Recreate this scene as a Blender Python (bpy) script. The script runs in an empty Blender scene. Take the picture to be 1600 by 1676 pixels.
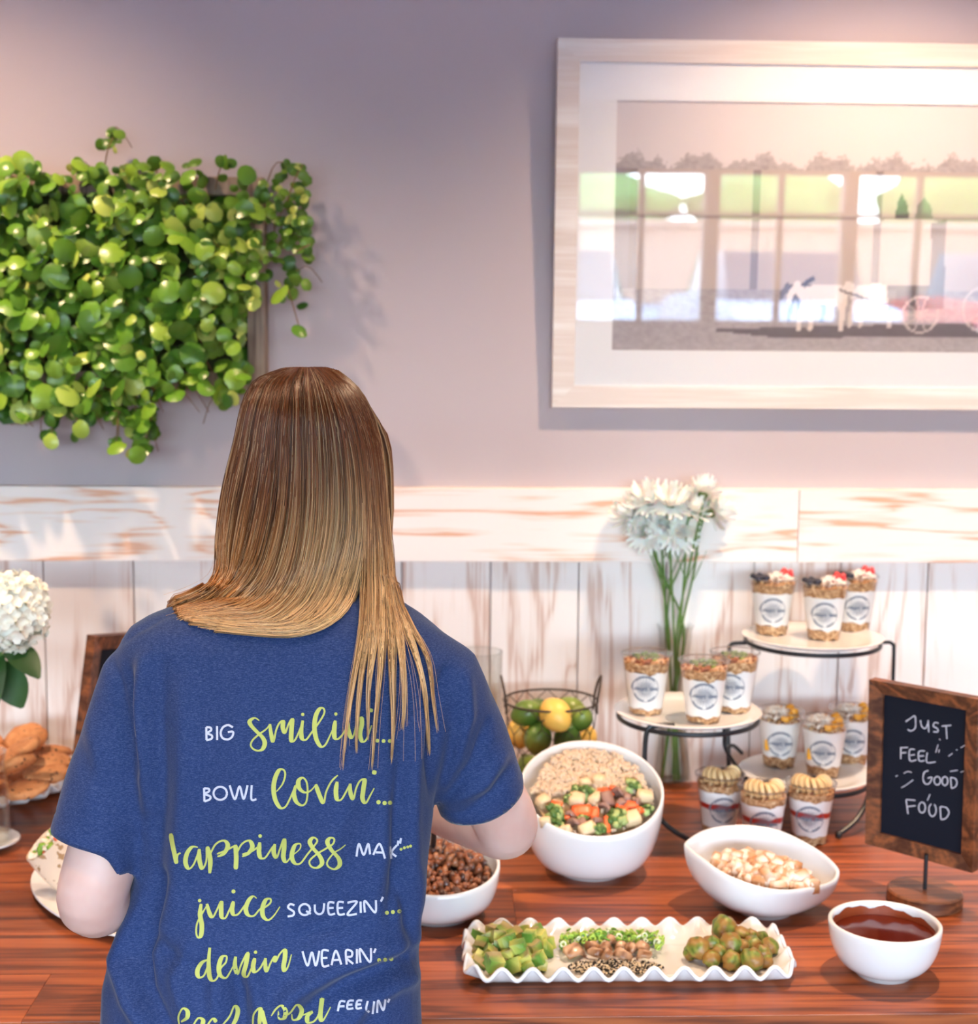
import bpy, bmesh, math, random
import numpy as np
from math import sin, cos, pi, radians, sqrt, atan2, exp
from mathutils import Vector, Matrix, Euler, noise
from mathutils.bvhtree import BVHTree
random.seed(7); rng = np.random.default_rng(7)
SC = bpy.context.scene; COL = SC.collection
# ---------------------------------------------------------------- camera
W, H, FPX = 1600, 1676, 2330.0
th, pt, rl = radians(2.07), radians(6.4), radians(.43)
CAM = np.array([0, 0, 1.62])
fw = np.array([sin(th)*cos(pt), cos(th)*cos(pt), -sin(pt)]); r0 = np.array([cos(th), -sin(th), 0]); u0 = np.cross(r0, fw)
RT = cos(rl)*r0+sin(rl)*u0; UP = cos(rl)*u0-sin(rl)*r0
def ray(x, y): return fw+RT*(x-W/2)/FPX-UP*(y-H/2)/FPX
def onz(x, y, z=.76): d = ray(x, y); return Vector(CAM+d*(z-CAM[2])/d[2])
def ony(x, y, Y): d = ray(x, y); return Vector(CAM+d*(Y/d[1]))
def proj(P):
    v = np.asarray(P)-CAM; k = v@fw
    return np.stack([W/2+FPX*(v@RT)/k, H/2-FPX*(v@UP)/k], -1)
cd = bpy.data.cameras.new('camera'); cam = bpy.data.objects.new('camera', cd); COL.objects.link(cam); SC.camera = cam
cam.matrix_world = Matrix(((RT[0], UP[0], -fw[0], 0), (RT[1], UP[1], -fw[1], 0), (RT[2], UP[2], -fw[2], 1.62), (0, 0, 0, 1)))
cd.sensor_fit = 'HORIZONTAL'; cd.sensor_width = 36; cd.lens = FPX/W*36; cd.clip_start = .05; cd.clip_end = 200
cd.dof.use_dof = True; cd.dof.focus_distance = 1.56; cd.dof.aperture_fstop = 6.3
# ---------------------------------------------------------------- world, lights, exposure
wd = bpy.data.worlds.new('sky'); SC.world = wd; wd.use_nodes = True
nt = wd.node_tree; nt.nodes.clear()
o_ = nt.nodes.new('ShaderNodeOutputWorld'); bg = nt.nodes.new('ShaderNodeBackground'); tc = nt.nodes.new('ShaderNodeTexCoord')
sx = nt.nodes.new('ShaderNodeSeparateXYZ'); rp = nt.nodes.new('ShaderNodeValToRGB')
nt.links.new(tc.outputs['Generated'], sx.inputs[0]); nt.links.new(sx.outputs['Z'], rp.inputs[0]); nt.links.new(rp.outputs[0], bg.inputs[0]); nt.links.new(bg.outputs[0], o_.inputs[0])
rp.color_ramp.elements[0].position = 0; rp.color_ramp.elements[0].color = (.78, .88, 1, 1)
rp.color_ramp.elements[1].position = .6; rp.color_ramp.elements[1].color = (.42, .62, 1, 1)
SKY = 33.0
bg.inputs[1].default_value = SKY
SC.view_settings.view_transform = 'Standard'; SC.view_settings.look = 'None'; SC.view_settings.gamma = 1
SC.view_settings.use_curve_mapping = False; SC.view_settings.exposure = .55
ZC = 2.75; YW = 2.80; YB = -4.2; XL, XR = -3.0, 4.2
def arealight(name, loc, rot, sx_, sy_, power, col, portal=False):
    l = bpy.data.lights.new(name, 'AREA'); l.shape = 'RECTANGLE'; l.size = sx_; l.size_y = sy_; l.energy = power; l.color = col
    if portal: l.cycles.is_portal = True
    o = bpy.data.objects.new(name, l); COL.objects.link(o); o.location = loc; o.rotation_euler = rot
    return o
arealight('window_portal', (.6, YB-.16, 1.81), (radians(90), 0, 0), 7.0, 1.04, 1, (1, 1, 1), True)
WARM = (1.0, .69, .45)
def spot(name, loc, target, power, cone, blend=.5, rad=.03, col=WARM):
    l = bpy.data.lights.new(name, 'SPOT'); l.energy = power; l.color = col; l.spot_size = radians(cone); l.spot_blend = blend; l.shadow_soft_size = rad
    o = bpy.data.objects.new(name, l); COL.objects.link(o); o.location = loc
    o.rotation_euler = (Vector(target)-Vector(loc)).to_track_quat('-Z', 'Y').to_euler(); return o
DL = [(-.95, 2.15), (.85, 2.2), (2.3, 2.2), (-.72, 1.2), (1.7, .2), (-1.6, .2), (.85, -1.8), (2.5, -1.8), (-1.0, -1.8)]
PW = [80, 104, 60, 30, 8, 8, 15, 15, 15]
for (x, y), p in zip(DL, PW):
    spot('lamp', (x, y, ZC-.03), (x, y+(.12 if y > 1 else 0), 0), p, 118 if y > 2 else 110 if y > 1 else 150, 1.0)
# ---------------------------------------------------------------- helpers
def tag(o, label=None, cat=None, group=None, kind=None):
    if label: o['label'] = label
    if cat: o['category'] = cat
    if group: o['group'] = group
    if kind: o['kind'] = kind
    return o
def link(name, me, mat, parent=None, smooth=True):
    o = bpy.data.objects.new(name, me); COL.objects.link(o)
    if parent is not None: o.parent = parent
    if mat is not None and not me.materials: me.materials.append(mat)
    if smooth: me.polygons.foreach_set('use_smooth', [True]*len(me.polygons))
    return o
def npmesh(name, V, F, cols=None):
    """V (n,3); F list of arrays (m,k) or ragged list."""
    me = bpy.data.meshes.new(name); V = np.asarray(V, dtype=np.float32)
    if isinstance(F, np.ndarray) and F.ndim == 2:
        m, k = F.shape; me.vertices.add(len(V)); me.vertices.foreach_set('co', V.ravel())
        me.loops.add(m*k); me.loops.foreach_set('vertex_index', F.astype(np.int32).ravel())
        me.polygons.add(m); me.polygons.foreach_set('loop_start', np.arange(0, m*k, k, dtype=np.int32))
        me.update(calc_edges=True); me.validate()
    else:
        me.from_pydata([tuple(map(float, v)) for v in V], [], [tuple(int(i) for i in f) for f in F]); me.update()
    if cols is not None:
        c = np.ones((len(V), 4), dtype=np.float32); c[:, :3] = cols
        a = me.color_attributes.new('Col', 'FLOAT_COLOR', 'POINT'); a.data.foreach_set('color', c.ravel())
    return me
def mk(name, V, F, mat, parent=None, smooth=True, cols=None):
    return link(name, npmesh(name, V, F, cols), mat, parent, smooth)
def empty(name, loc, rz=0):
    o = bpy.data.objects.new(name, None); COL.objects.link(o); o.location = loc; o.rotation_euler = (0, 0, rz); o.empty_display_size = .02
    return o
def copy_tree(o, parent=None):
    c = o.copy(); COL.objects.link(c); c.parent = parent
    for ch in list(o.children): copy_tree(ch, c)
    return c
class MB:
    def __init__(s): s.V = []; s.F = []
    def add(s, V, F):
        n = len(s.V); s.V += [Vector(v) for v in V]; s.F += [tuple(i+n for i in f) for f in F]; return s
    def box(s, a, b, bev=0, M=None):
        bm = bmesh.new(); bmesh.ops.create_cube(bm, size=1)
        c = [(a[i]+b[i])/2 for i in range(3)]; d = [abs(b[i]-a[i]) for i in range(3)]
        for v in bm.verts: v.co = Vector([v.co[i]*d[i]+c[i] for i in range(3)])
        if bev: bmesh.ops.bevel(bm, geom=bm.edges[:], offset=bev, segments=2, affect='EDGES', profile=.6)
        if M is not None: bmesh.ops.transform(bm, matrix=M, verts=bm.verts)
        bm.verts.index_update(); V = [v.co.copy() for v in bm.verts]; F = [[v.index for v in f.verts] for f in bm.faces]; bm.free()
        return s.add(V, F)
    def tube(s, pts, r, n=8, closed=False, cap=True):
        pts = [Vector(p) for p in pts]; m = len(pts); R = r if isinstance(r, (list, tuple)) else [r]*m
        V = []; F = []; t0 = (pts[1]-pts[0]).normalized(); up = Vector((0, 0, 1)) if abs(t0.z) < .9 else Vector((1, 0, 0)); u = t0.cross(up).normalized()
        for i in range(m):
            if closed: t = (pts[(i+1) % m]-pts[i-1])
            else: t = pts[min(i+1, m-1)]-pts[max(i-1, 0)]
            t.normalize(); u = (u-t*u.dot(t)).normalized(); v = t.cross(u)
            for k in range(n): a = 2*pi*k/n; V.append(pts[i]+(u*cos(a)+v*sin(a))*R[i])
        for i in range(m if closed else m-1):
            j = (i+1) % m
            for k in range(n): F.append((i*n+k, i*n+(k+1) % n, j*n+(k+1) % n, j*n+k))
        if cap and not closed: F.append(tuple(range(n-1, -1, -1))); F.append(tuple((m-1)*n+k for k in range(n)))
        return s.add(V, F)
    def lathe(s, prof, n=48, c=(0, 0, 0), f=None):
        V = []; F = []; m = len(prof)
        for i, (r, z) in enumerate(prof):
            for k in range(n):
                a = 2*pi*k/n; p = Vector((c[0]+r*cos(a), c[1]+r*sin(a), c[2]+z)); V.append(f(p) if f else p)
        for i in range(m-1):
            for k in range(n): F.append((i*n+k, i*n+(k+1) % n, (i+1)*n+(k+1) % n, (i+1)*n+k))
        if prof[0][0] > 1e-5: F.append(tuple(range(n-1, -1, -1)))
        if prof[-1][0] > 1e-5: F.append(tuple((m-1)*n+k for k in range(n)))
        return s.add(V, F)
    def loft(s, rings, cap=True, closed=False):
        n = len(rings[0]); V = [p for r in rings for p in r]; F = []; m = len(rings)
        for i in range(m if closed else m-1):
            for k in range(n): j = (i+1) % m; F.append((i*n+k, i*n+(k+1) % n, j*n+(k+1) % n, j*n+k))
        if cap and not closed: F.append(tuple(range(n-1, -1, -1))); F.append(tuple((m-1)*n+k for k in range(n)))
        return s.add(V, F)
    def build(s, name, mat, parent=None, smooth=True, sharp=35):
        me = bpy.data.meshes.new(name); me.from_pydata([tuple(v) for v in s.V], [], s.F); me.update()
        bm = bmesh.new(); bm.from_mesh(me); bmesh.ops.recalc_face_normals(bm, faces=bm.faces)
        for e in bm.edges:
            if len(e.link_faces) == 2 and e.calc_face_angle(0) > radians(sharp): e.smooth = False
        bm.to_mesh(me); bm.free()
        return link(name, me, mat, parent, smooth)
def spline(pts, n, closed=False):
    """Catmull-Rom through pts (list of tuples), n samples"""
    P = np.array(pts, float); m = len(P); out = []
    segs = m if closed else m-1
    for q in range(n):
        t = q/(n if closed else n-1)*segs; i = min(int(t), segs-1); u = t-i
        g = (lambda k: P[k % m]) if closed else (lambda k: P[min(max(k, 0), m-1)])
        a, b, c, d = g(i-1), g(i), g(i+1), g(i+2)
        out.append(.5*((2*b)+(-a+c)*u+(2*a-5*b+4*c-d)*u*u+(-a+3*b-3*c+d)*u**3))
    return np.array(out)
def ico(sub, disp=0, scale=(1, 1, 1), f=2.0, seed=0):
    bm = bmesh.new(); bmesh.ops.create_icosphere(bm, subdivisions=sub, radius=1)
    for v in bm.verts:
        p = v.co.copy(); k = 1+disp*noise.noise(p*f+Vector((seed*3.7, seed*1.3, 5)))
        v.co = Vector((p.x*k*scale[0], p.y*k*scale[1], p.z*k*scale[2]))
    bm.verts.index_update(); V = np.array([v.co for v in bm.verts]); F = np.array([[v.index for v in f.verts] for f in bm.faces]); bm.free()
    return V, F
def rotm(rx, ry, rz): return np.array(Euler((rx, ry, rz)).to_matrix())
def scatter(name, protos, T, mat, parent=None, cols=None, smooth=True):
    """T list of (protoindex, 3x3, loc); cols list of rgb"""
    VV = []; FF = []; CC = []; n = 0
    for i, (k, M, l) in enumerate(T):
        V, F = protos[k]
        if F.shape[1] == 4: F = np.concatenate([F[:, [0, 1, 2]], F[:, [0, 2, 3]]])
        VV.append(V@np.asarray(M).T+np.asarray(l)); FF.append(F+n); n += len(V)
        if cols is not None: CC.append(np.tile(cols[i], (len(V), 1)))
    return mk(name, np.concatenate(VV), np.concatenate(FF), mat, parent, smooth, np.concatenate(CC) if cols is not None else None)
# ---------------------------------------------------------------- materials
def mat(name, col=(.8, .8, .8), rough=.5, **k):
    m = bpy.data.materials.new(name); m.use_nodes = True; b = m.node_tree.nodes['Principled BSDF']
    b.inputs['Base Color'].default_value = (*col, 1); b.inputs['Roughness'].default_value = rough
    for a, v in k.items():
        b.inputs[a.replace('_', ' ')].default_value = v
    return m
class N:
    """small node-graph helper"""
    def __init__(s, m): s.m = m; s.t = m.node_tree; s.b = s.t.nodes['Principled BSDF']
    def n(s, ty, **k):
        x = s.t.nodes.new('ShaderNode'+ty)
        for a, v in k.items(): setattr(x, a, v)
        return x
    def l(s, a, b): s.t.links.new(a, b)
    def coord(s, scale=(1, 1, 1), rnd=True, loc=(0, 0, 0), kind='Object'):
        tc = s.n('TexCoord'); mp = s.n('Mapping'); mp.inputs['Scale'].default_value = scale; mp.inputs['Location'].default_value = loc
        src = tc.outputs[kind]
        if rnd:
            oi = s.n('ObjectInfo'); mu = s.n('VectorMath', operation='SCALE'); cx = s.n('CombineXYZ')
            s.l(oi.outputs['Random'], cx.inputs[0]); s.l(oi.outputs['Random'], cx.inputs[1]); s.l(oi.outputs['Random'], cx.inputs[2])
            s.l(cx.outputs[0], mu.inputs[0]); mu.inputs['Scale'].default_value = 17.0
            ad = s.n('VectorMath', operation='ADD'); s.l(src, ad.inputs[0]); s.l(mu.outputs[0], ad.inputs[1]); src = ad.outputs[0]
        s.l(src, mp.inputs[0]); return mp.outputs[0]
    def noise(s, vec, scale=5, detail=4, dist=0, rough=.5):
        x = s.n('TexNoise'); s.l(vec, x.inputs['Vector']); x.inputs['Scale'].default_value = scale; x.inputs['Detail'].default_value = detail
        x.inputs['Distortion'].default_value = dist; x.inputs['Roughness'].default_value = rough; return x.outputs['Fac']
    def ramp(s, fac, stops):
        x = s.n('ValToRGB'); s.l(fac, x.inputs[0]); e = x.color_ramp.elements
        while len(e) < len(stops): e.new(.5)
        for q, (p, c) in zip(e, stops): q.position = p; q.color = (*c, 1) if len(c) == 3 else c
        return x.outputs[0]
    def mix(s, f, a, b, mode='MIX'):
        x = s.n('Mix', data_type='RGBA', blend_type=mode)
        for i, v in ((0, f), (6, a), (7, b)):
            if isinstance(v, (int, float)): x.inputs[i].default_value = v
            elif isinstance(v, tuple): x.inputs[i].default_value = (*v, 1)
            else: s.l(v, x.inputs[i])
        return x.outputs[2]
    def math(s, op, a, b=0):
        x = s.n('Math', operation=op)
        for i, v in ((0, a), (1, b)):
            if isinstance(v, (int, float)): x.inputs[i].default_value = v
            else: s.l(v, x.inputs[i])
        return x.outputs[0]
    def bump(s, h, strength=.2, dist=.002):
        x = s.n('Bump'); s.l(h, x.inputs['Height']); x.inputs['Strength'].default_value = strength; x.inputs['Distance'].default_value = dist; s.l(x.outputs[0], s.b.inputs['Normal'])
    def col(s, c): s.l(c, s.b.inputs['Base Color'])
    def attr(s):
        a = s.n('Attribute'); a.attribute_name = 'Col'; return a.outputs['Color']
def vcol(name, rough=.6, **k):
    m = mat(name, rough=rough, **k); g = N(m); g.col(g.attr()); return m
def woodmat(name, c1, c2, axis, rough, coat=0, stretch=14, ring=3.0, c3=None, randv=.25, pos=(.02, .25, .6)):
    """axis = index of the grain direction"""
    m = mat(name, c1, rough); g = N(m); sc = [stretch]*3; sc[axis] = 1.0
    v = g.coord(tuple(sc)); a = g.noise(v, 1.0, 3, .6)
    w = g.math('FRACT', g.math('MULTIPLY', a, ring*3)); w2 = g.math('ABSOLUTE', g.math('SUBTRACT', w, .5))
    f = [60]*3; f[axis] = 2.0; fine = g.noise(g.coord(tuple(f)), 3, 3)
    fac = g.math('ADD', g.math('MULTIPLY', w2, 1.2), g.math('MULTIPLY', g.math('SUBTRACT', fine, .5), .9))
    c = g.ramp(fac, [(.05, c2), (.55, c1)] if c3 is None else [(pos[0], c2), (pos[1], c3), (pos[2], c1)])
    oi = g.n('ObjectInfo'); hs = g.n('HueSaturation'); g.l(c, hs.inputs['Color'])
    g.l(g.math('ADD', g.math('MULTIPLY', oi.outputs['Random'], randv), 1-randv*.5), hs.inputs['Value']); g.col(hs.outputs[0])
    g.bump(fine, .15, .001)
    if coat: m.node_tree.nodes['Principled BSDF'].inputs['Coat Weight'].default_value = coat; m.node_tree.nodes['Principled BSDF'].inputs['Coat Roughness'].default_value = .12
    return m
def clear(name, tint=(1, 1, 1), refl=1.0, rough=.03, base=.04):
    """thin clear glass / plastic: transparent + fresnel gloss"""
    m = bpy.data.materials.new(name); m.use_nodes = True; t = m.node_tree; t.nodes.clear()
    o = t.nodes.new('ShaderNodeOutputMaterial'); mx = t.nodes.new('ShaderNodeMixShader'); tr = t.nodes.new('ShaderNodeBsdfTransparent'); gl = t.nodes.new('ShaderNodeBsdfGlossy')
    lw = t.nodes.new('ShaderNodeLayerWeight'); mr = t.nodes.new('ShaderNodeMapRange'); lw.inputs[0].default_value = .5
    mr.inputs['To Min'].default_value = base; mr.inputs['To Max'].default_value = refl
    pw = t.nodes.new('ShaderNodeMath'); pw.operation = 'POWER'; pw.inputs[1].default_value = 3.0
    t.links.new(lw.outputs['Facing'], pw.inputs[0]); t.links.new(pw.outputs[0], mr.inputs['Value'])
    tr.inputs[0].default_value = (*tint, 1); gl.inputs['Roughness'].default_value = rough
    t.links.new(mr.outputs[0], mx.inputs[0]); t.links.new(tr.outputs[0], mx.inputs[1]); t.links.new(gl.outputs[0], mx.inputs[2]); t.links.new(mx.outputs[0], o.inputs[0])
    return m
PAINT = mat('grey_paint', (.50, .435, .455), .75); g = N(PAINT); g.bump(g.noise(g.coord(rnd=False), 90, 3), .08, .001)
CEIL = mat('ceiling_paint', (.75, .73, .70), .8)
FLOORM = woodmat('floor_wood', (.28, .17, .10), (.16, .09, .05), 0, .4)
CAPW = woodmat('whitewashed_pine_cap', (.84, .79, .75), (.72, .42, .28), 0, .55, stretch=8, ring=2.6, c3=(.81, .68, .59), randv=.05, pos=(-.0, .12, .30))
PLKW = woodmat('whitewashed_pine_plank', (.84, .80, .77), (.62, .47, .40), 2, .55, stretch=8, ring=2.0, c3=(.78, .70, .65), randv=.08, pos=(-.0, .12, .34))
FRMW = woodmat('pale_frame_wood', (.80, .77, .74), (.68, .60, .55), 0, .45, stretch=18, ring=1, randv=.04)
TABW = woodmat('oiled_walnut', (.37, .098, .028), (.12, .030, .011), 0, .36, .08, stretch=15, ring=1.6, c3=(.25, .060, .018), randv=.6); TABW.node_tree.nodes['Principled BSDF'].inputs['Specular IOR Level'].default_value = .32
SIGNW = woodmat('dark_stained_frame', (.27, .085, .028), (.07, .020, .008), 0, .45, stretch=12, ring=2, c3=(.12, .042, .017))
RUST = woodmat('weathered_wood', (.34, .25, .19), (.14, .10, .075), 2, .8, stretch=12, ring=2)
CERA = mat('white_ceramic', (.76, .755, .75), .16); CERA.node_tree.nodes['Principled BSDF'].inputs['Coat Weight'].default_value = .4
BLACK = mat('black_iron', (.012, .014, .017), .38)
DARKM = mat('dark_frame_metal', (.05, .05, .05), .4)
# ================================================================= room
def sbox(name, a, b, m, kind='structure', bev=0):
    o = MB().box(a, b, bev).build(name, m, smooth=False); tag(o, kind=kind); return o
def setting(o, label, cat): return tag(o, label, cat)
sbox('floor', (XL, YB-.2, -.1), (XR, YW+.1, 0), FLOORM)
sbox('ceiling', (XL, YB-.2, ZC), (XR, YW+.1, ZC+.1), CEIL)
sbox('wall_front', (XL, YW, 0), (XR, YW+.1, ZC), PAINT)
sbox('wall_left', (XL-.1, YB-.2, 0), (XL, YW+.1, ZC), PAINT)
sbox('wall_right', (XR, YB-.2, 0), (XR+.1, YW+.1, ZC), PAINT)
# wainscot: vertical planks, each its own board, under horizontal cap boards
ZCB, ZCT = 1.2115, 1.3565
wn = empty('trim_1', (0, YW, 0)); tag(wn, kind='structure')
pw = .1752; k0 = .1046
i = 0; x = k0-pw*18
while x < XR-.05:
    w = MB().box((-pw/2+.0012, -.014, -.60), (pw/2-.0012, 0, .60), .0015).build('plank', PLKW, wn, False) if i == 0 else None
    if w is None: w = first_plank.copy(); COL.objects.link(w)
    else: first_plank = w
    w.parent = wn; w.location = (x+pw/2, 0-.0005*(i % 3), .612); x += pw; i += 1
cp = empty('trim_2', (0, YW, 0)); tag(cp, kind='structure')
xj = ony(1307, 850, 2.76).x
for a, b in ((XL, xj-2.4), (xj-2.4, xj), (xj, xj+2.2), (xj+2.2, XR)):
    w = MB().box((-(b-a)/2+.0006, -.022, 0), ((b-a)/2-.0006, 0, ZCT-ZCB), .0015).build('cap_board', CAPW, cp, False); w.location = ((a+b)/2, -.016, ZCB)
w = MB().box((XL, -.016, 0), (XR, 0, ZCT-ZCB-.001)).build('backing_board', CAPW, cp, False); w.location = (0, 0, ZCB)
# window wall behind the camera
sbox('wall_back', (XL, YB-.2, 0), (XR, YB, 1.28), PAINT)
sbox('wall_back_header', (XL, YB-.2, 2.34), (XR, YB, ZC), PAINT)
PIER = mat('window_frame_paint', (.30, .22, .18), .5); PANE = clear('window_glass', (.97, .99, .98), .6, .0, .03)
xs = [-2.9+.95*i for i in range(8)]
sbox('wall_back_side', (xs[-1]+.05, YB-.2, 1.28), (XR, YB, 2.34), PAINT)
for i in range(7):
    wf = empty('window_%d' % (i+1), (xs[i], YB-.1, 1.28)); tag(wf, kind='structure')
    m_ = MB(); m_.box((-.05, -.06, 0), (.05, .06, 1.06)); m_.box((.05, -.04, 0), (.90, .04, .04)); m_.box((.05, -.04, 1.02), (.90, .04, 1.06))
    m_.box((.05, -.025, .74), (.90, .025, .77)); m_.box((.455, -.025, .04), (.495, .025, 1.02)); m_.build('window_frame', PIER, wf, False)
    for (a, b, c, d) in ((.05, .455, .04, .74), (.495, .90, .04, .74), (.05, .455, .77, 1.02), (.495, .90, .77, 1.02)):
        MB().box((a, -.004, c), (b, .004, d)).build('pane', PANE, wf, False)
# outdoors, seen only as a reflection in the picture glass
ASPH = mat('asphalt', (.30, .31, .33), .9); sbox('ground', (-40, -60, .15), (40, YB-.4, .35), ASPH)
GREENM = mat('tree_green', (.16, .28, .05), .8); BRK = mat('tan_render', (.50, .32, .22), .8)
for i in range(12):
    V, F = ico(3, .5, (2.3, 1.4, 1.15+.3*(i % 3)), 2.4, i)
    o = mk('tree', V+np.array([0, 0, 2.4]), F, GREENM); tk = MB().tube([(0, 0, 0), (0, 0, 1.8)], .18); t_ = tk.build('trunk', BRK, o)
    o.location = (-28+5.4*i, -36-1.5*(i % 2), .35); tag(o, 'leafy green tree behind the tan building across the car park', 'tree', 'trees across the car park')
o = MB().box((-22, -33, .35), (20, -31, 2.3)).box((-22.2, -33.2, 2.3), (20.2, -30.8, 2.45)).build('building', BRK, smooth=False); tag(o, 'low tan building with flat roof across the car park', 'building')
carm = [mat('car_white', (.85, .86, .88), .25), mat('car_red', (.6, .03, .03), .25), mat('car_blue', (.25, .32, .5), .25)]
GLZ = mat('car_glass', (.03, .04, .06), .1); TYR = mat('tyre', (.02, .02, .02), .8)
for i, (x, ci, w_) in enumerate([(-4.4, 0, 'white'), (-1.7, 2, 'blue'), (1.0, 0, 'white'), (3.5, 0, 'white'), (6.0, 1, 'red'), (8.6, 0, 'white')]):
    c = empty('car', (x, -9.2-(i % 2)*.5, .35))
    rings = []
    for yy, w2, z0, z1 in ((-2.2, .75, .35, .72), (-1.9, .88, .25, .85), (-.9, .9, .22, .95), (0, .9, .22, .98), (1.3, .9, .22, .95), (2.0, .88, .25, .9), (2.25, .78, .35, .75)):
        rings.append([(-w2, yy, z0), (w2, yy, z0), (w2, yy, z1*.7), (w2*.92, yy, z1), (-w2*.92, yy, z1), (-w2, yy, z1*.7)])
    MB().loft(rings).build('body', carm[ci], c)
    MB().loft([[(-.8, y, z0), (.8, y, z0), (.66, y2, z1), (-.66, y2, z1)] for y, y2, z0, z1 in ((-1.1, -.5, .9, .95), (-.5, -.5, .93, 1.42), (.9, .9, .93, 1.42), (1.7, 1.2, .9, .95))]).build('cabin', GLZ, c)
    for sx_ in (-.82, .82):
        for yy in (-1.4, 1.4):
            w = MB().lathe([(0, -.1), (.3, -.1), (.33, -.06), (.33, .06), (.3, .1), (0, .1)], 20).build('wheel', TYR, c); w.rotation_euler = (0, pi/2, 0); w.location = (sx_, yy, .33)
    tag(c, '%s car parked outside, %s from the left in the window row' % (w_, ['first', 'second', 'third', 'fourth', 'fifth', 'sixth'][i]), 'car')
# downlights
LENS = bpy.data.materials.new('lamp_lens'); LENS.use_nodes = True; t = LENS.node_tree; t.nodes.clear(); e = t.nodes.new('ShaderNodeEmission'); e.inputs[0].default_value = (1, .72, .45, 1); e.inputs[1].default_value = 25
oo = t.nodes.new('ShaderNodeOutputMaterial'); t.links.new(e.outputs[0], oo.inputs[0])
for i, (x, y) in enumerate(DL):
    d = empty('downlight', (x, y, ZC))
    MB().lathe([(.045, 0), (.07, 0), (.07, -.006), (.05, -.010), (.045, -.004)], 28).build('trim_ring', CEIL, d)
    MB().lathe([(0, -.002), (.045, -.002), (.045, 0)], 24).build('lens', LENS, d)
    tag(d, 'round recessed ceiling downlight with warm lens', 'lamp', 'recessed ceiling downlights')
# ================================================================= framed picture
pf = empty('framed_picture', (0, 0, 0))
TILT = radians(2.15); X0 = ony(912, 65, 2.76).x; ZB = 1.515; HT = .695; WD = 1.20
pf.location = (X0, YW-.002, ZB); pf.rotation_euler = (TILT, 0, 0)   # hung leaning forward: top away from the wall
k = .7/603  # metres per photo pixel on the picture plane
bw = .0425
for nm, pts in (('frame_rail', [(0, 0), (WD, 0), (WD-bw, bw), (bw, bw)]), ('frame_rail', [(0, HT), (WD, HT), (WD-bw, HT-bw), (bw, HT-bw)]), ('frame_stile', [(0, 0), (bw, bw), (bw, HT-bw), (0, HT)]), ('frame_stile', [(WD, 0), (WD-bw, bw), (WD-bw, HT-bw), (WD, HT)])):
    V = [(x, -.028 if j in (0, 1) or nm == 'frame_stile' and j in (0, 3) else -.022, z) for j, (x, z) in enumerate(pts)]
    V = [(x, -.020, z) for x, z in pts]+[(x, 0, z) for x, z in pts]
    MB().add(V, [(0, 1, 2, 3), (7, 6, 5, 4)]+[(a, (a+1) % 4, (a+1) % 4+4, a+4) for a in range(4)]).build(nm, FRMW, pf, False)
MATB = mat('mat_board', (.86, .86, .87), .85)
mx0, mz0, mx1, mz1 = .115, .112, WD-.115, HT-.112
V = [(bw-.002, bw-.002), (WD-bw+.002, bw-.002), (WD-bw+.002, HT-bw+.002), (bw-.002, HT-bw+.002), (mx0, mz0), (mx1, mz0), (mx1, mz1), (mx0, mz1)]
V3 = [(x, -.0165, z) for x, z in V]+[(x, -.0145, z) for x, z in V]
MB().add(V3, [(a, (a+1) % 4, (a+1) % 4+4, a+4) for a in range(4)]+[(a+8, a+12, (a+1) % 4+12, (a+1) % 4+8) for a in range(4)]+[(a+4, (a+1) % 4+4, (a+1) % 4+12, a+12) for a in range(4)]).build('mount_board', MATB, pf, False)
MB().box((bw, -.006, bw), (WD-bw, -.001, HT-bw)).build('backing', mat('backing', (.3, .25, .2), .9), pf, False)
# printed photograph of a horse-drawn coach in a dusty street (flat print, colours on a fine grid)
nx, nz = 330, 140
gx = np.linspace(mx0-.003, mx1+.003, nx); gz = np.linspace(mz0-.003, mz1+.003, nz)
GX, GZ = np.meshgrid(gx, gz); PX = 1010+(GX-mx0)/k; PY = 573-(GZ-mz0)/k*((573-168)/((mz1-mz0)/k))
col = np.zeros((nz, nx, 3))
rn = rng.random((nz, nx)); rn2 = (rn+np.roll(rn, 1, 1)+np.roll(rn, 2, 1)+np.roll(rn, 1, 0))/4
col[:] = (.62, .57, .58)
ht = 266+8*np.sin(PX/17)+5*np.sin(PX/7+1)
sky_ = PY < ht-14*np.clip(rn2*2-.6, 0, 1); col[sky_] = (.70, .65, .66)
tr = (~sky_) & (PY < 276); col[tr] = (np.array((.30, .26, .27))[None]+.25*rn2[tr][:, None])
bl = (PY >= 276) & (PY < 470); col[bl] = (np.array((.50, .43, .41))[None])
vp = bl & (((PX-1034) % 205) < 12); col[vp] = (.26, .22, .22)
hz_ = bl & (np.abs(PY-352) < 2.5); col[hz_] = (.33, .28, .28)
gr = PY >= 470; col[gr] = (np.array((.30, .26, .27))[None]+.16*rn2[gr][:, None]+.05*((PY[gr]-470)/100)[:, None])
left = (PX < 1034) & (PY > 276) & ~gr; col[left] = (.30, .26, .28)
def poly(pts, c, mixf=1.0):
    x = PX; y = PY; ins = np.zeros(x.shape, bool); n = len(pts)
    for a in range(n):
        (x1, y1), (x2, y2) = pts[a], pts[(a+1) % n]
        if y1 == y2: continue
        cnd = ((y1 > y) != (y2 > y)) & (x < (x2-x1)*(y-y1)/(y2-y1)+x1); ins ^= cnd
    col[ins] = col[ins]*(1-mixf)+np.array(c)*mixf
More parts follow.
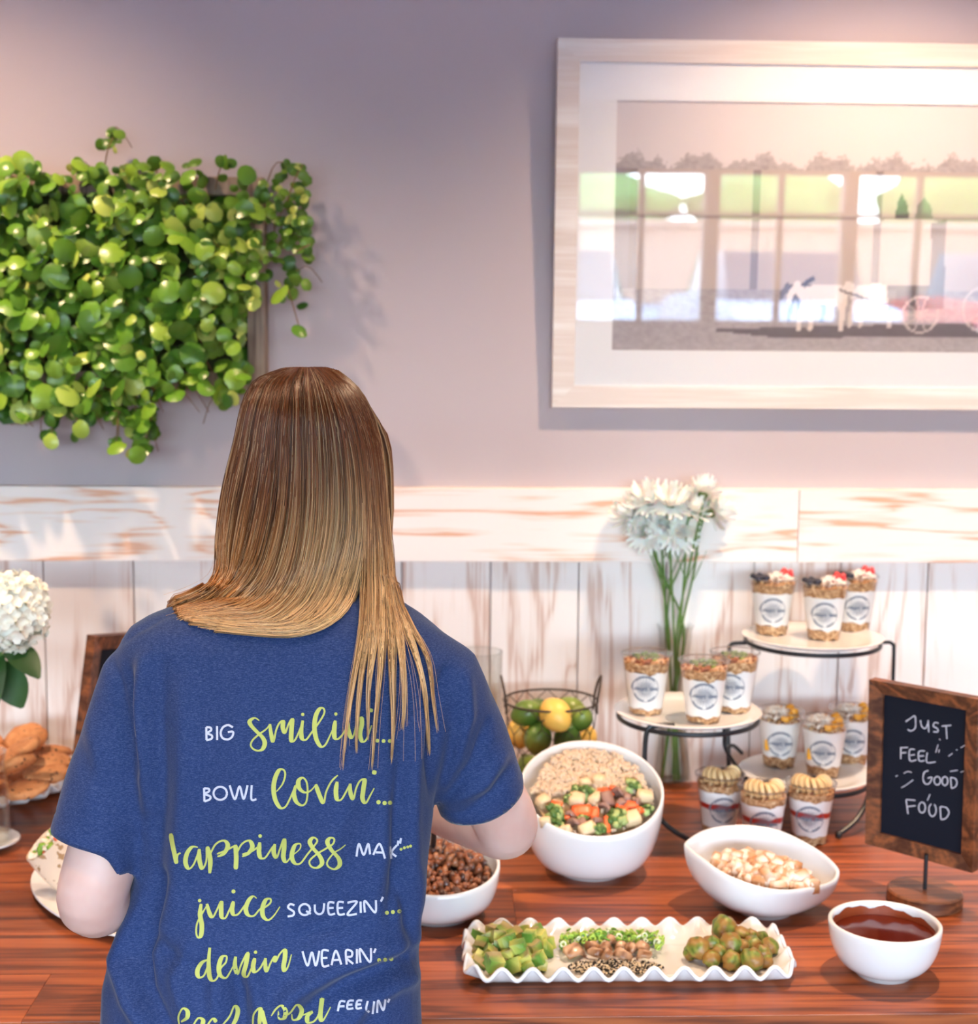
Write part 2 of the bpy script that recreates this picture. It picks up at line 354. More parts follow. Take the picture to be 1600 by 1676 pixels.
def stroke(pts, w, c):
    for a in range(len(pts)-1):
        (x1, y1), (x2, y2) = pts[a], pts[a+1]; L = max((x2-x1)**2+(y2-y1)**2, 1e-6)
        t_ = np.clip(((PX-x1)*(x2-x1)+(PY-y1)*(y2-y1))/L, 0, 1); d = np.hypot(PX-x1-t_*(x2-x1), PY-y1-t_*(y2-y1)); col[d < w] = c
def horse(x, y, s, c, c2):
    poly([(x-52*s, y-2*s), (x-40*s, y-16*s), (x-10*s, y-20*s), (x+22*s, y-19*s), (x+34*s, y-8*s), (x+34*s, y+14*s), (x+18*s, y+18*s), (x-16*s, y+16*s), (x-40*s, y+16*s), (x-50*s, y+8*s)], c)
    poly([(x-52*s, y+2*s), (x-40*s, y-18*s), (x-58*s, y-26*s), (x-72*s, y-4*s), (x-74*s, y+12*s), (x-66*s, y+14*s), (x-60*s, y-4*s)], c)
    for lx, dx in ((-42, -6), (-32, 4), (20, 6), (30, -3)): stroke([(x+lx*s, y+8*s), (x+(lx+dx)*s, y+34*s), (x+(lx+dx-2)*s, y+58*s)], 4.2*s, c2)
DKS = (.10, .085, .10)
poly([(1165, 538), (1290, 533), (1600, 524), (1900, 520), (1900, 545), (1600, 548), (1400, 549), (1300, 552)], DKS, .8)
horse(1345, 478, .75, (.16, .13, .13), DKS); horse(1372, 480, .95, (.80, .72, .68), (.74, .65, .60)); horse(1455, 478, .9, (.78, .72, .70), (.66, .58, .55)); stroke([(1330, 462), (1345, 452)], 4, DKS)
stroke([(1390, 470), (1460, 492), (1520, 492)], 1.8, DKS)
poly([(1462, 352), (1545, 352), (1555, 372), (1550, 470), (1470, 470), (1455, 380)], (.52, .46, .44)); poly([(1470, 462), (1560, 462), (1560, 500), (1475, 505)], DKS, .85)
poly([(1478, 352), (1482, 325), (1488, 312), (1497, 325), (1503, 352)], DKS); poly([(1512, 352), (1516, 330), (1526, 316), (1538, 330), (1543, 352)], (.22, .24, .2))
for (cx_, cy_, r_) in ((1530, 510, 30), (1640, 500, 38)):
    for a in range(28): stroke([(cx_+r_*cos(a*.2244), cy_+r_*sin(a*.2244)), (cx_+r_*cos(a*.2244+.2244), cy_+r_*sin(a*.2244+.2244))], 1.6, (.62, .54, .52))
    for a in range(10): stroke([(cx_, cy_), (cx_+r_*cos(a*.628), cy_+r_*sin(a*.628))], 1.1, (.55, .48, .46))
poly([(1541, 360), (1566, 352), (1568, 500), (1544, 500)], (.20, .16, .16))
horse(1760, 480, .9, (.2, .17, .17), DKS)
V = np.stack([GX.ravel(), np.full(GX.size, -.0142), GZ.ravel()], -1); idx = np.arange(nx*nz).reshape(nz, nx)
F = np.stack([idx[:-1, :-1], idx[:-1, 1:], idx[1:, 1:], idx[1:, :-1]], -1).reshape(-1, 4)
mk('print', V, F, vcol('sepia_print', .8), pf, False, np.clip(col.reshape(-1, 3), 0, 1))
MB().box((bw-.002, -.0190, bw-.002), (WD-bw+.002, -.0178, HT-bw+.002)).build('glass_pane', clear('picture_glass', (1, 1, 1), .9, .0, .040), pf, False)
tag(pf, 'large framed old photograph of a horse-drawn coach in a pale wood frame', 'picture')
# ================================================================= table
tb = empty('table', (0.15, 2.28, 0)); tag(tb, 'long reddish walnut plank table pushed against the wainscot', 'table')
TZ = .76; TY0, TY1 = 1.765, YW-.016; TX0, TX1 = -1.75, 1.95; TT = .042
rows = [1.765, 1.907, 2.06, 2.215, 2.37, 2.525, 2.68, TY1]
rj = random.Random(5)
for j in range(len(rows)-1):
    x = TX0; cuts = [TX0]
    while True:
        x += rj.uniform(.75, 1.5)
        if x > TX1-.4: break
        cuts.append(x)
    cuts.append(TX1)
    for a, b in zip(cuts[:-1], cuts[1:]):
        w = MB().box((-(b-a)/2+.0002, rows[j]+.0002-rows[0], -TT), ((b-a)/2-.0002, rows[j+1]-.0002-rows[0], 0), .0007).build('board', TABW, tb, False)
        w.location = ((a+b)/2-.15, rows[0]-2.28, TZ)
for x in (TX0+.12, TX1-.12):
    for y in (TY0+.1, TY1-.1):
        w = MB().box((-.04, -.04, 0), (.04, .04, TZ-TT), .004).build('leg', SIGNW, tb, False); w.location = (x-.15, y-2.28, 0)
for y in (TY0+.1, TY1-.1):
    w = MB().box((TX0+.16, -.012, TZ-TT-.08), (TX1-.16, .012, TZ-TT), .002).build('apron', SIGNW, tb, False); w.location = (-.15, y-2.28, 0)
# ================================================================= tableware

def bowl_mesh(rim, base_c, rb, thick=.005, nz_=14, foot=.008, power=(.62, 1.5)):
    """rim: list of 3D points (closed); returns outer+inner surface as one mesh; base_c on the table"""
    n = len(rim); B = Vector(base_c); MBx = MB(); rings = []
    cen = sum((Vector(p) for p in rim), Vector())/n
    def pt(i, t, off):
        R = Vector(rim[i]); a = atan2(R.y-cen.y, R.x-cen.x); b0 = Vector((B.x+rb*cos(a), B.y+rb*sin(a), B.z+foot))
        u = sin(t*pi/2)**power[0] if t > 0 else 0; w = (1-cos(t*pi/2))**(power[1]*.72) if t > 0 else 0
        p = Vector((b0.x+(R.x-b0.x)*u, b0.y+(R.y-b0.y)*u, b0.z+(R.z-b0.z)*w))
        if off:
            d = Vector((cen.x-R.x, cen.y-R.y, 0)).normalized(); p = p+d*off*(.3+.7*t)+Vector((0, 0, off*1.1*(1-t)))
        return p
    rings.append([Vector((B.x+(rb-.002)*cos(a), B.y+(rb-.002)*sin(a), B.z)) for a in [atan2(Vector(rim[i]).y-cen.y, Vector(rim[i]).x-cen.x) for i in range(n)]])
    for q in range(nz_+1): rings.append([pt(i, q/nz_, 0) for i in range(n)])
    rings.append([pt(i, 1, thick*.5)+Vector((0, 0, thick*.35)) for i in range(n)])
    for q in range(nz_, -1, -1): rings.append([pt(i, q/nz_, thick) for i in range(n)])
    MBx.loft(rings); return MBx, (lambda i, t: pt(i, t, thick))
def local(mb, o):
    for v in mb.V: v -= o
    return mb
def tilt_rim(px_l, px_r, py_f, py_b, Yc, n=64):
    """circular rim from photo extents at depth Yc"""
    ym = (py_f+py_b)/2
    L = ony(px_l, ym, Yc); R = ony(px_r, ym, Yc); r = (R.x-L.x)/2; cx = (L.x+R.x)/2; xm = (px_l+px_r)/2
    zf = ony(xm, py_f, Yc-r).z; zb = ony(xm, py_b, Yc+r).z
    return [Vector((cx+r*cos(2*pi*i/n), Yc+r*sin(2*pi*i/n), zf+(zb-zf)*(.5+.5*sin(2*pi*i/n)))) for i in range(n)], Vector((cx, Yc, (zf+zb)/2)), r, (zf, zb)
# --- big slanted bowl of rice and vegetables
def round_bowl(name, l, r, f, b, base_py, rb, label, cat='bowl', pw=(.62, 1.5), thick=.005):
    xm = (l+r)/2; B = onz(xm, base_py, TZ); rim, c, R, z = tilt_rim(l, r, f, b, B.y)
    mbx, inner = bowl_mesh(rim, (c.x, B.y, TZ), rb, thick, power=pw); O = Vector((c.x, B.y, TZ))
    o = local(mbx, O).build(name, CERA, None, sharp=80); o.location = O; tag(o, label, cat)
    print(name, 'R', round(R, 3), 'z', [round(q-TZ, 3) for q in z], 'c', [round(q, 3) for q in c]); return rim, c, R, z, O, inner
big = round_bowl('serving_bowl', 851, 1085, 1371, 1213, 1424, .056, 'big white slant-rimmed bowl of brown rice and vegetables', pw=(.85, 1.35))
meat = round_bowl('serving_bowl', 617, 818, 1468, 1360, 1496, .052, 'white bowl of pulled meat beside the blue shirt', pw=(.80, 1.35))
sauce = round_bowl('sauce_bowl', 1358, 1537, 1546, 1474, 1592, .040, 'small round white bowl of dark red sauce near the table edge', pw=(.95, 1.35), thick=.006)
# --- lemon-shaped bowl
Y0 = 2.12
rp_ = [(1121, 1378, .035), (1150, 1360, .075), (1190, 1352, .095), (1232, 1352, .098), (1281, 1362, .085), (1337, 1390, .045), (1368, 1416, .005), (1373, 1432, -.015), (1360, 1446, -.04), (1320, 1456, -.07), (1275, 1459, -.085), (1226, 1449, -.083), (1180, 1430, -.062), (1142, 1403, -.018), (1124, 1388, .015)]
R3 = [ony(x, y, Y0+d) for x, y, d in rp_]; R3 = [Vector(p) for p in spline([tuple(p) for p in R3][::-1], 72, True)]
oc = sum(R3, Vector())/72; ob = onz(1250, 1488, TZ); OB = Vector((ob.x, Y0, TZ))
mbx, oval_in = bowl_mesh(R3, OB, .045, .006, power=(.92, 1.35)); o = local(mbx, OB).build('serving_bowl', CERA, None, sharp=80); o.location = OB; tag(o, 'white oval bowl with pointed ends holding diced chicken', 'bowl')
# --- ruffled plates
def ruffle_plate(name, path, O, zr, amp, lam_n, floor_in, label, th_=.0045, base_in=.75):
    """path: closed list of 2D points; inward offset by scaling towards spine; wavy raised rim"""
    n = len(path); P = [Vector((p[0], p[1])) for p in path]; cum = [0]
    for i in range(n): cum.append(cum[-1]+(P[(i+1) % n]-P[i]).length)
    nr = []
    for i in range(n):
        t = (P[(i+1) % n]-P[i-1]).normalized(); nr.append(Vector((t.y, -t.x)))
    Lp = cum[-1]; rings = []
    def ring(off, z, wv, dz=0):
        out = []
        for i in range(n):
            w = sin(2*pi*lam_n*cum[i]/Lp)
            p = P[i]+nr[i]*(off-wv*w*.002); out.append(Vector((p.x, p.y, z+wv*w*amp+dz)))
        return out
    fi = floor_in
    rings.append(ring(-fi-.004, .0, 0)); rings.append(ring(-fi+.004, .003, 0)); rings.append(ring(-fi*.45, zr*.45, .25)); rings.append(ring(0, zr, 1)); rings.append(ring(.001, zr+th_*.8, 1)); rings.append(ring(-.003, zr+th_*1.1, 1))
    rings.append(ring(-fi*.45-.004, zr*.45+th_, .25)); rings.append(ring(-fi+.0, .003+th_, 0)); rings.append(ring(-fi-.012, .002+th_, 0))
    rimc = [(a+b)/2 for a, b in zip(rings[3], rings[5])]
    o = MB().loft(rings).tube(rimc, .0030, 8, closed=True).build(name, CERA, None, sharp=80); o.location = O; tag(o, label, 'plate'); return o
def rrect(hx, hy, r, n):
    pts = []
    for cx, cy, a0 in ((hx-r, hy-r, 0), (-hx+r, hy-r, 90), (-hx+r, -hy+r, 180), (hx-r, -hy+r, 270)):
        for q in range(9): a = radians(a0+q*11.25); pts.append((cx+r*cos(a), cy+r*sin(a)))
    # resample evenly
    P = np.array(pts+[pts[0]]); d = np.r_[0, np.cumsum(np.hypot(*np.diff(P, axis=0).T))]; s = np.linspace(0, d[-1], n+1)[:-1]
    return list(zip(np.interp(s, d, P[:, 0]), np.interp(s, d, P[:, 1])))
zt = .022
pl, pr_ = onz(757, 1560, TZ+zt), onz(1294, 1560, TZ+zt); PC = Vector(((pl.x+pr_.x)/2, (pl.y+pr_.y)/2, TZ))
yF = onz(1020, 1597, TZ+zt).y; yK = onz(1020, 1512, TZ+zt).y; PC.y = (yF+yK)/2; HX, HY = (pr_.x-pl.x)/2-.002, (yK-yF)/2
ruffle_plate('ruffled_platter', rrect(HX, HY, .04, 420), PC, zt-.001, .0075, 29, .028, 'long white ruffle-edged platter with avocado, mushrooms and sprouts')
print('platter', HX, HY, PC)
FLZ = TZ+.0085
CK = Vector((onz(-30, 1283, TZ+.02).x, onz(20, 1320, TZ+.02).y+.158, TZ))
ruffle_plate('ruffled_plate', [(.165*cos(2*pi*i/320), .165*sin(2*pi*i/320)) for i in range(320)], CK, .021, .0065, 25, .045, 'round white ruffle-edged plate piled with cookies')
# cropped plain plate and the sandwich platter at the left
def dish(name, hx, hy, O, rz, label, zr=.016, m=CERA, flat=.72):
    rings = []
    for s, z in ((flat*.8, 0), (flat*.86, .0015), (flat, .004), (.97, zr*.9), (1, zr), (.995, zr+.003), (.96, zr+.002), (flat*.98, .0075), (flat*.7, .006), (.05, .006)):
        rings.append([Vector((hx*s*cos(2*pi*i/64), hy*s*sin(2*pi*i/64), z)) for i in range(64)])
    o = MB().loft(rings).build(name, m, None, sharp=80); o.location = O; o.rotation_euler = (0, 0, rz); tag(o, label, 'plate'); return o
q = onz(32, 1375, TZ+.014); dish('oval_plate', .11, .075, Vector((q.x-.11, q.y, TZ)), 0, 'plain white oval plate cut off by the left edge of the photo', zr=.014)
SP = Vector((-.490, 2.170, TZ)); dish('sandwich_platter', .215, .120, SP, radians(-51), 'pale oval platter of cut wraps under the left elbow', zr=.014)
# sauce
SAU = mat('barbecue_sauce', (.10, .012, .004), .12); SMR = mat('sauce_smear', (.28, .05, .012), .35)
rim, c, R, z, O, inner = sauce
def fill_disc(bowl, zlev, mat_, name, dome=0.0, nse=0.0):
    """flat surface at absolute height zlev inside a bowl"""
    rim, c, R, z, O, inner = bowl; ring = []
    for i in range(len(rim)):
        lo, hi = 0, 1
        for _ in range(20):
            m = (lo+hi)/2
            if inner(i, m).z < zlev: lo = m
            else: hi = m
        p = inner(i, lo); ring.append(Vector((p.x, p.y, zlev)))
    return ring
zs = O.z+(z[0]-O.z)*.76; rg = fill_disc(sauce, zs, None, None)
cc = Vector((O.x, O.y, zs)); rings = [[cc+(p-cc)*s+Vector((0, 0, .0006*sin(9*s)*(s < .95))) for p in rg] for s in (1.0, .85, .6, .35, .1)]
so = local(MB().loft([[p-Vector((0, 0, .012)) for p in [cc+(q-cc)*.8 for q in rg]]]+rings), O).build('barbecue_sauce', SAU, None, sharp=80); so.location = O
tag(so, 'pool of dark red barbecue sauce in the small white bowl', 'sauce', kind='stuff')
V = []; F = []; n = len(rim)
for i in range(n):
    k_ = .5+.5*sin(i*2*pi/n-.3); top = .03+.17*k_*(.7+.6*noise.noise(Vector((i*.35, 2, 0))))
    lo = 0
    for t in np.linspace(0, 1, 60):
        if inner(i, t).z < zs-.001: lo = t
    a = inner(i, lo); b = inner(i, min(lo+max(top, .01), .97)); d = Vector((c.x-a.x, c.y-a.y, 0)).normalized()*.0007
    V += [a+d-O, b+d-O]
for i in range(n): j = (i+1) % n; F.append((2*i, 2*j, 2*j+1, 2*i+1))
MB().add(V, F).build('smear', SMR, so)
# ================================================================= food helpers
VC = vcol('food', .55); VCW = vcol('moist_food', .32, Coat_Weight=.3); RICE = vcol('cooked_rice', .5, Subsurface_Weight=.15)
def food_plane(px, pyf, pyb, Yf, Yb):
    """plane through two photo points at given depths (constant in x)"""
    a = ony(px, pyf, Yf); b = ony(px, pyb, Yb); n = (b-a).cross(Vector((-1, 0, 0))).normalized(); return a, n
def onplane(x, y, pl):
    a, n = pl; d = Vector(ray(x, y)); c0 = Vector(CAM); return c0+d*((a-c0).dot(n)/d.dot(n))
# rice: heap filling the rear of the big bowl
rim, c, R, z, O, inner = big
pb = food_plane(968, 1374, 1238, c.y-R*.90, c.y+R*.66); slope = (ony(968, 1238, c.y+R*.66)-ony(968, 1374, c.y-R*.90)); print('food slope', slope)
def inside_big(p, m=.010): return (p.x-c.x)**2+(p.y-c.y)**2 < (R*(.93 if p.y < c.y else .86)-m)**2
grain = [ico(1, .35, (.0042, .0030, .0028), 2, s) for s in range(5)]
base = []; T = []; C = []
rr = random.Random(3); yd = c.y-R*.08
while len(T) < 1700:
    x = c.x+rr.uniform(-R, R); y = c.y+rr.uniform(-R, R)
    zz = pb[0].z+(-(pb[1].x*(x-pb[0].x)+pb[1].y*(y-pb[0].y))/pb[1].z)
    p = Vector((x, y, zz))
    if not inside_big(p) or (y < yd and rr.random() < .93): continue
    h = .007*noise.noise(Vector((x*40, y*40, 1)))+.004*noise.noise(Vector((x*120, y*120, 4)))
    T.append((rr.randrange(5), rotm(rr.uniform(0, 6), rr.uniform(0, 6), rr.uniform(0, 6))*rr.uniform(.8, 1.5), p+Vector((0, 0, h+rr.uniform(-.004, .002))))); s = rr.uniform(.8, 1.05); C.append((.72*s, .52*s, .36*s))
o = scatter('brown_rice', grain, [(a, m, l-O) for a, m, l in T], RICE, None, C); o.location = O; tag(o, 'fluffy brown rice filling the back of the big bowl', 'rice', kind='stuff')
# bed under rice and vegetables so no ceramic shows
Vb = []; nb = 40
bedr = []
for s in (0.02, .3, .55, .75, .9):
    ring = []
    for i in range(nb):
        a = 2*pi*i/nb; rad = R*(.86 if sin(a) > 0 else .90)*s; x = c.x+rad*cos(a); y = c.y+rad*sin(a)
        zz = pb[0].z+(-(pb[1].x*(x-pb[0].x)+pb[1].y*(y-pb[0].y))/pb[1].z)-.007
        ring.append(Vector((x, y, zz)))
    bedr.append(ring)
bedr = [[p-Vector((0, 0, .03)) for p in bedr[3]]]+bedr[::-1]
bd = local(MB().loft(bedr), O).build('rice_bed', mat('rice_bed', (.55, .38, .22), .8), o); bd['kind'] = 'stuff'
# vegetables traced on the food surface
def floret(seed, s):
    T = []; C = []; r_ = random.Random(seed); P = [ico(1, .5, (1, 1, .8), 3, q) for q in range(3)]
    T.append((0, np.diag([.007, .007, .011]), (0, 0, -.004))); C.append((.45, .58, .20))
    for q in range(26):
        a = r_.uniform(0, 6.28); e = r_.uniform(.1, 1.5); d = Vector((cos(a)*cos(e), sin(a)*cos(e), sin(e)*.8)); k_ = r_.uniform(.0035, .0055)
        T.append((r_.randrange(3), np.eye(3)*k_, d*.011)); g_ = r_.uniform(.7, 1.2); C.append((.075*g_, .15*g_, .025*g_) if r_.random() < .6 else (.36, .42, .14))
    return [(a, np.asarray(m)*s, Vector(l)*s) for a, m, l in T], C, P
def slab(hx, hy, hz, seed, rnd_=.35):
    bm = bmesh.new(); bmesh.ops.create_cube(bm, size=2); bmesh.ops.subdivide_edges(bm, edges=bm.edges[:], cuts=2, use_grid_fill=True)
    for v in bm.verts:
        p = v.co.copy(); L = max(p.length, 1e-6); q = p.lerp(p.normalized()*1.15, rnd_); n_ = noise.noise_vector(p*1.3+Vector((seed*7.1, 3, seed)))*.16; q += n_
        v.co = Vector((q.x*hx, q.y*hy, q.z*hz))
    bm.verts.index_update(); V = np.array([v.co for v in bm.verts]); F = np.array([[v.index for v in f.verts] for f in bm.faces]); bm.free(); return V, F
def piece(name, VF, mat_, P, rot, label, cat, group, cols=None, sc=1):
    o = mk(name, VF[0]*sc, VF[1], mat_, None, True, cols); o.location = P; o.rotation_euler = rot; tag(o, label, cat, group); return o
CAR = mat('cooked_carrot', (.80, .13, .03), .35); CHK = mat('steamed_potato', (.74, .54, .32), .45); MSH = mat('cooked_mushroom', (.30, .16, .12), .4); ONI = mat('pale_vegetable', (.72, .55, .32), .35)
S = 1600/260
def bp(x, y): return onplane(840+x/S, 1200+y/S, pb)
for i, (x, y, s) in enumerate([(410, 850, 1.5), (440, 965, 1.0), (1040, 900, 1.45), (1185, 580, 1.4), (730, 640, 1.3), (860, 1000, 1.0), (620, 610, .9), (1340, 800, .9), (560, 690, .8), (690, 900, .8)]):
    T, C, P_ = floret(i, s); o = scatter('broccoli_floret', P_, T, VC, None, C); o.location = bp(x, y)+Vector((0, -.001, .004)); o.rotation_euler = (rr.uniform(-1.0, -.2), rr.uniform(-.6, .6), rr.uniform(0, 6)); tag(o, 'dark green broccoli floret among the vegetables in the big bowl', 'broccoli', 'broccoli florets in the big bowl')
for i, (x, y, hx, hy, a) in enumerate([(430, 755, .010, .006, -.2), (690, 815, .017, .010, .1), (545, 885, .006, .003, 0), (940, 950, .004, .014, .3), (1185, 755, .012, .007, 0), (1280, 810, .008, .005, .6), (900, 610, .009, .005, 0), (820, 850, .006, .012, 0), (1090, 790, .012, .004, -.6), (960, 640, .008, .006, .5), (1000, 585, .006, .004, 0)]):
    piece('carrot_slice', slab(hx, hy*1.1, .003, i), CAR, bp(x, y)+Vector((0, -.002, .006)), (rr.uniform(.3, .8), rr.uniform(-.3, .3), a), 'orange slice of cooked carrot in the big bowl', 'carrot', 'carrot slices in the big bowl')
for i, (x, y, hx, hy) in enumerate([(300, 720, .011, .010), (640, 700, .013, .014), (820, 690, .009, .013), (320, 930, .009, .006), (745, 1000, .014, .010), (1190, 890, .014, .013), (1320, 670, .013, .011), (520, 1010, .011, .005), (860, 510, .010, .009), (720, 540, .009, .007)]):
    piece('potato_chunk', slab(hx, hy, .008, i+20), CHK, bp(x, y)+Vector((0, -.001, .006)), (rr.uniform(.1, .7), rr.uniform(-.3, .3), rr.uniform(-.6, .6)), 'pale yellow chunk of potato in the big bowl', 'potato', 'potato chunks in the big bowl')
for i, (x, y, hx, hy) in enumerate([(960, 700, .014, .013), (1060, 640, .011, .010), (610, 940, .013, .009), (930, 790, .013, .008), (1140, 680, .011, .006), (570, 860, .008, .008), (1090, 740, .011, .006), (840, 920, .006, .009), (1240, 730, .006, .006), (700, 940, .008, .008)]):
    V, F = slab(hx, hy, .0035, i+40); V[:, 2] += .004*np.cos(V[:, 0]/hx*2.4)
    piece('mushroom_slice', (V, F), MSH, bp(x, y)+Vector((0, -.002, .007)), (rr.uniform(.2, 1.0), rr.uniform(-.5, .5), rr.uniform(0, 3)), 'brown slice of cooked mushroom in the big bowl', 'mushroom', 'mushroom slices in the big bowl')
# ---- pulled meat
rim, c2, R2, z2, O2, _ = meat
ch = [ico(1, .9, (.011, .007, .006), 2.2, s) for s in range(6)]; T = []; C = []
for q in range(620):
    a = rr.uniform(0, 2*pi); rad = R2*.86*sqrt(rr.random()); x = c2.x+rad*cos(a); y = c2.y+rad*sin(a); e = rad/(R2*.86)
    zz = z2[0]-.012+(y-(c2.y-R2))/(2*R2)*(z2[1]-z2[0])*.55+.030*(1-e**2)*(.6+.6*sin(a*.5+1))+rr.uniform(-.02, .004)
    T.append((rr.randrange(6), rotm(rr.uniform(0, 6), rr.uniform(0, 6), rr.uniform(0, 6))*rr.uniform(.6, 1.2), Vector((x, y, zz))-O2)); k_ = rr.random()
    C.append((.26, .085, .035) if k_ < .45 else (.09, .04, .028) if k_ < .75 else (.36, .15, .07))
o = scatter('pulled_meat', ch, T, VCW, None, C); o.location = O2; tag(o, 'dark brown pulled meat heaped in the bowl beside the shirt', 'meat', kind='stuff')
# ---- diced chicken in the oval bowl
T = []; CH = [vcol('diced_chicken', .5)]
cube = [slab(1, 1, 1, s+70) for s in range(6)]
msh = []
for s in range(6):
    V, F = cube[s]; t_ = np.clip((V[:, 2:3]+V[:, :1]*.5)*.5+.5, 0, 1); cc_ = np.array((.82, .68, .55))*t_+np.array((.55, .25, .10))*(1-t_)  # brown shadow painted into one side of each pale cube
    me = npmesh('chicken_cube', V*.0085*np.array([1.1, .9, .75]), F, cc_); me.materials.append(CH[0]); me.polygons.foreach_set('use_smooth', [True]*len(me.polygons)); msh.append(me)
po = food_plane(1250, 1449, 1388, Y0-.065, Y0+.045)
cnt = 0
for lay in range(2):
    for q in range(95):
        t = (q*.618034) % 1; s_ = rr.random()**.5*(.98 if lay == 0 else .75); a = q*2.39996
        # ellipse in photo coordinates, slanted with the bowl
        ex, ey = 86*s_*cos(a), 23*s_*sin(a); x = 1251+ex; y = 1419+ey+ex*.20
        p = onplane(x, y, po)+Vector((0, 0, -.010+lay*.008+.005*rr.random()))
        o = bpy.data.objects.new('chicken_cube', msh[rr.randrange(6)]); COL.objects.link(o); o.location = p; o.rotation_euler = (rr.uniform(0, 6), rr.uniform(0, 6), rr.uniform(0, 6)); f_ = rr.uniform(.7, 1.25); o.scale = (f_, f_, f_)
        tag(o, 'small pale cube of chicken in the oval bowl', 'chicken', 'diced chicken in the oval bowl')
# ---- platter foods
AV = vcol('avocado', .38)
avs = []
for s in range(5):
    V, F = slab(1, 1, 1, s+5, .12); t_ = np.clip(V[:, 0:1]*.6+.4, 0, 1); cc_ = np.array((.12, .27, .035))*(1-t_)+np.array((.58, .55, .12))*t_
    bn = (V[:, 2:3] > .8) & (V[:, 1:2] > -.1) & (s % 2 == 0); cc_ = np.where(bn, np.array((.36, .27, .10)), cc_)
    me = npmesh('avocado_cube', V*.0096*np.array([1, .95, .9]), F, cc_); me.materials.append(AV); me.polygons.foreach_set('use_smooth', [False]*len(me.polygons)); avs.append(me)
A5 = 1600/280
avp = [(240, 225, 0), (430, 230, 2), (440, 330, 1), (590, 215, 1), (720, 235, 2), (620, 330, 2), (810, 240, 1), (870, 350, 0), (280, 300, 1), (230, 370, 0), (300, 440, 0), (390, 470, 1), (500, 470, 0), (590, 500, 0), (700, 520, 0), (810, 430, 1), (840, 490, 0), (330, 250, 1), (500, 190, 1), (660, 180, 0), (780, 190, 0), (760, 320, 1), (540, 400, 1), (460, 410, 0), (350, 380, 1), (690, 420, 1), (250, 460, 0), (520, 280, 2), (400, 180, 0), (880, 300, 0), (640, 450, 0), (420, 530, 0)]
for x, y, h in avp:
    p = onz(740+x/A5, 1490+y/A5+3, FLZ+.008+h*.010); o = bpy.data.objects.new('avocado_cube', avs[rr.randrange(5)]); COL.objects.link(o); o.location = p
    o.rotation_euler = (rr.uniform(-.6, .6), rr.uniform(-.6, .6), rr.uniform(0, 6)); f_ = rr.uniform(.85, 1.2); o.scale = (f_, f_*rr.uniform(.8, 1.1), f_); tag(o, 'green cube of avocado on the left end of the ruffled platter', 'avocado', 'avocado cubes on the platter')
# scallions (uncountable chopped rings), mushrooms, sesame
ringV = MB().tube([(cos(a)*.0038, sin(a)*.0038, 0) for a in np.linspace(0, 2*pi, 9)[:-1]], .0014, 4, closed=True); ring_p = (np.array([tuple(v) for v in ringV.V]), np.array(ringV.F))
T = []; C = []
Z6 = 1600/580
for q in range(300):
    u = rr.random(); x = 740+(500+430*u)/Z6; y = 1480+(150+rr.gauss(0, 12)-10*sin(u*3.1))/Z6
    if rr.random() < .25: x = 740+rr.choice((505, 930))/Z6+rr.uniform(-4, 6); y += rr.uniform(5, 12)
    T.append((0, rotm(rr.uniform(-1, 1), rr.uniform(-1, 1), 0)*rr.uniform(.7, 1.2), onz(x, y, FLZ+.003+rr.uniform(0, .013))-PC)); k_ = rr.random(); C.append((.38, .58, .08) if k_ < .5 else (.16, .36, .04) if k_ < .75 else (.7, .75, .5))
o = scatter('chopped_scallions', [ring_p], T, VC, None, C); o.location = PC; tag(o, 'bright green chopped scallions in the middle of the ruffled platter', 'scallions', kind='stuff')
for i, (x, y, hx) in enumerate([(560, 210, .017), (620, 185, .012), (655, 215, .012), (690, 195, .012), (715, 165, .012), (760, 190, .011), (765, 225, .014), (810, 200, .013), (850, 195, .015), (860, 228, .011), (700, 228, .011)]):
    V, F = slab(hx*.95, hx*.55, .0036, i+60, .5); V *= (1+.45*np.array([noise.noise(Vector(p*90)+Vector((i, 2, 1))) for p in V]))[:, None]; V[:, 2] += .006*np.cos(V[:, 0]/hx*2.6)
    piece('mushroom_slice', (V, F), VCW, onz(740+x/Z6, 1480+y/Z6, FLZ+.008), (rr.uniform(.3, 1.3), rr.uniform(-.5, .5), rr.uniform(-.9, .9)), ('browned mushroom slice in the middle of the ruffled platter' if i else 'large leftmost browned mushroom slice on the ruffled platter'), 'mushroom', 'mushroom slices on the platter', cols=np.array([(.58, .33, .18) if noise.noise(Vector(p*120)+Vector((i, 0, 0))) > -.08 else (.24, .095, .035) for p in V]))
sd = [ico(1, .1, (.0025, .0015, .0010), 2, s) for s in range(2)]; T = []; C = []
for q in range(900):
    a = rr.uniform(0, 6.28); s_ = sqrt(rr.random()); x = 740+(735+215*s_*cos(a))/Z6; y = 1480+(283+34*s_*sin(a))/Z6
    T.append((rr.randrange(2), rotm(rr.uniform(-.5, .5), rr.uniform(-.5, .5), rr.uniform(0, 6)), onz(x, y, FLZ+.0012+rr.uniform(0, .0025))-PC)); C.append((.010, .008, .008) if rr.random() < .48 else (.82, .70, .50))
o = scatter('sesame_seeds', sd, T, VC, None, C); o.location = PC; tag(o, 'black and white sesame seeds along the front of the ruffled platter', 'seeds', kind='stuff')
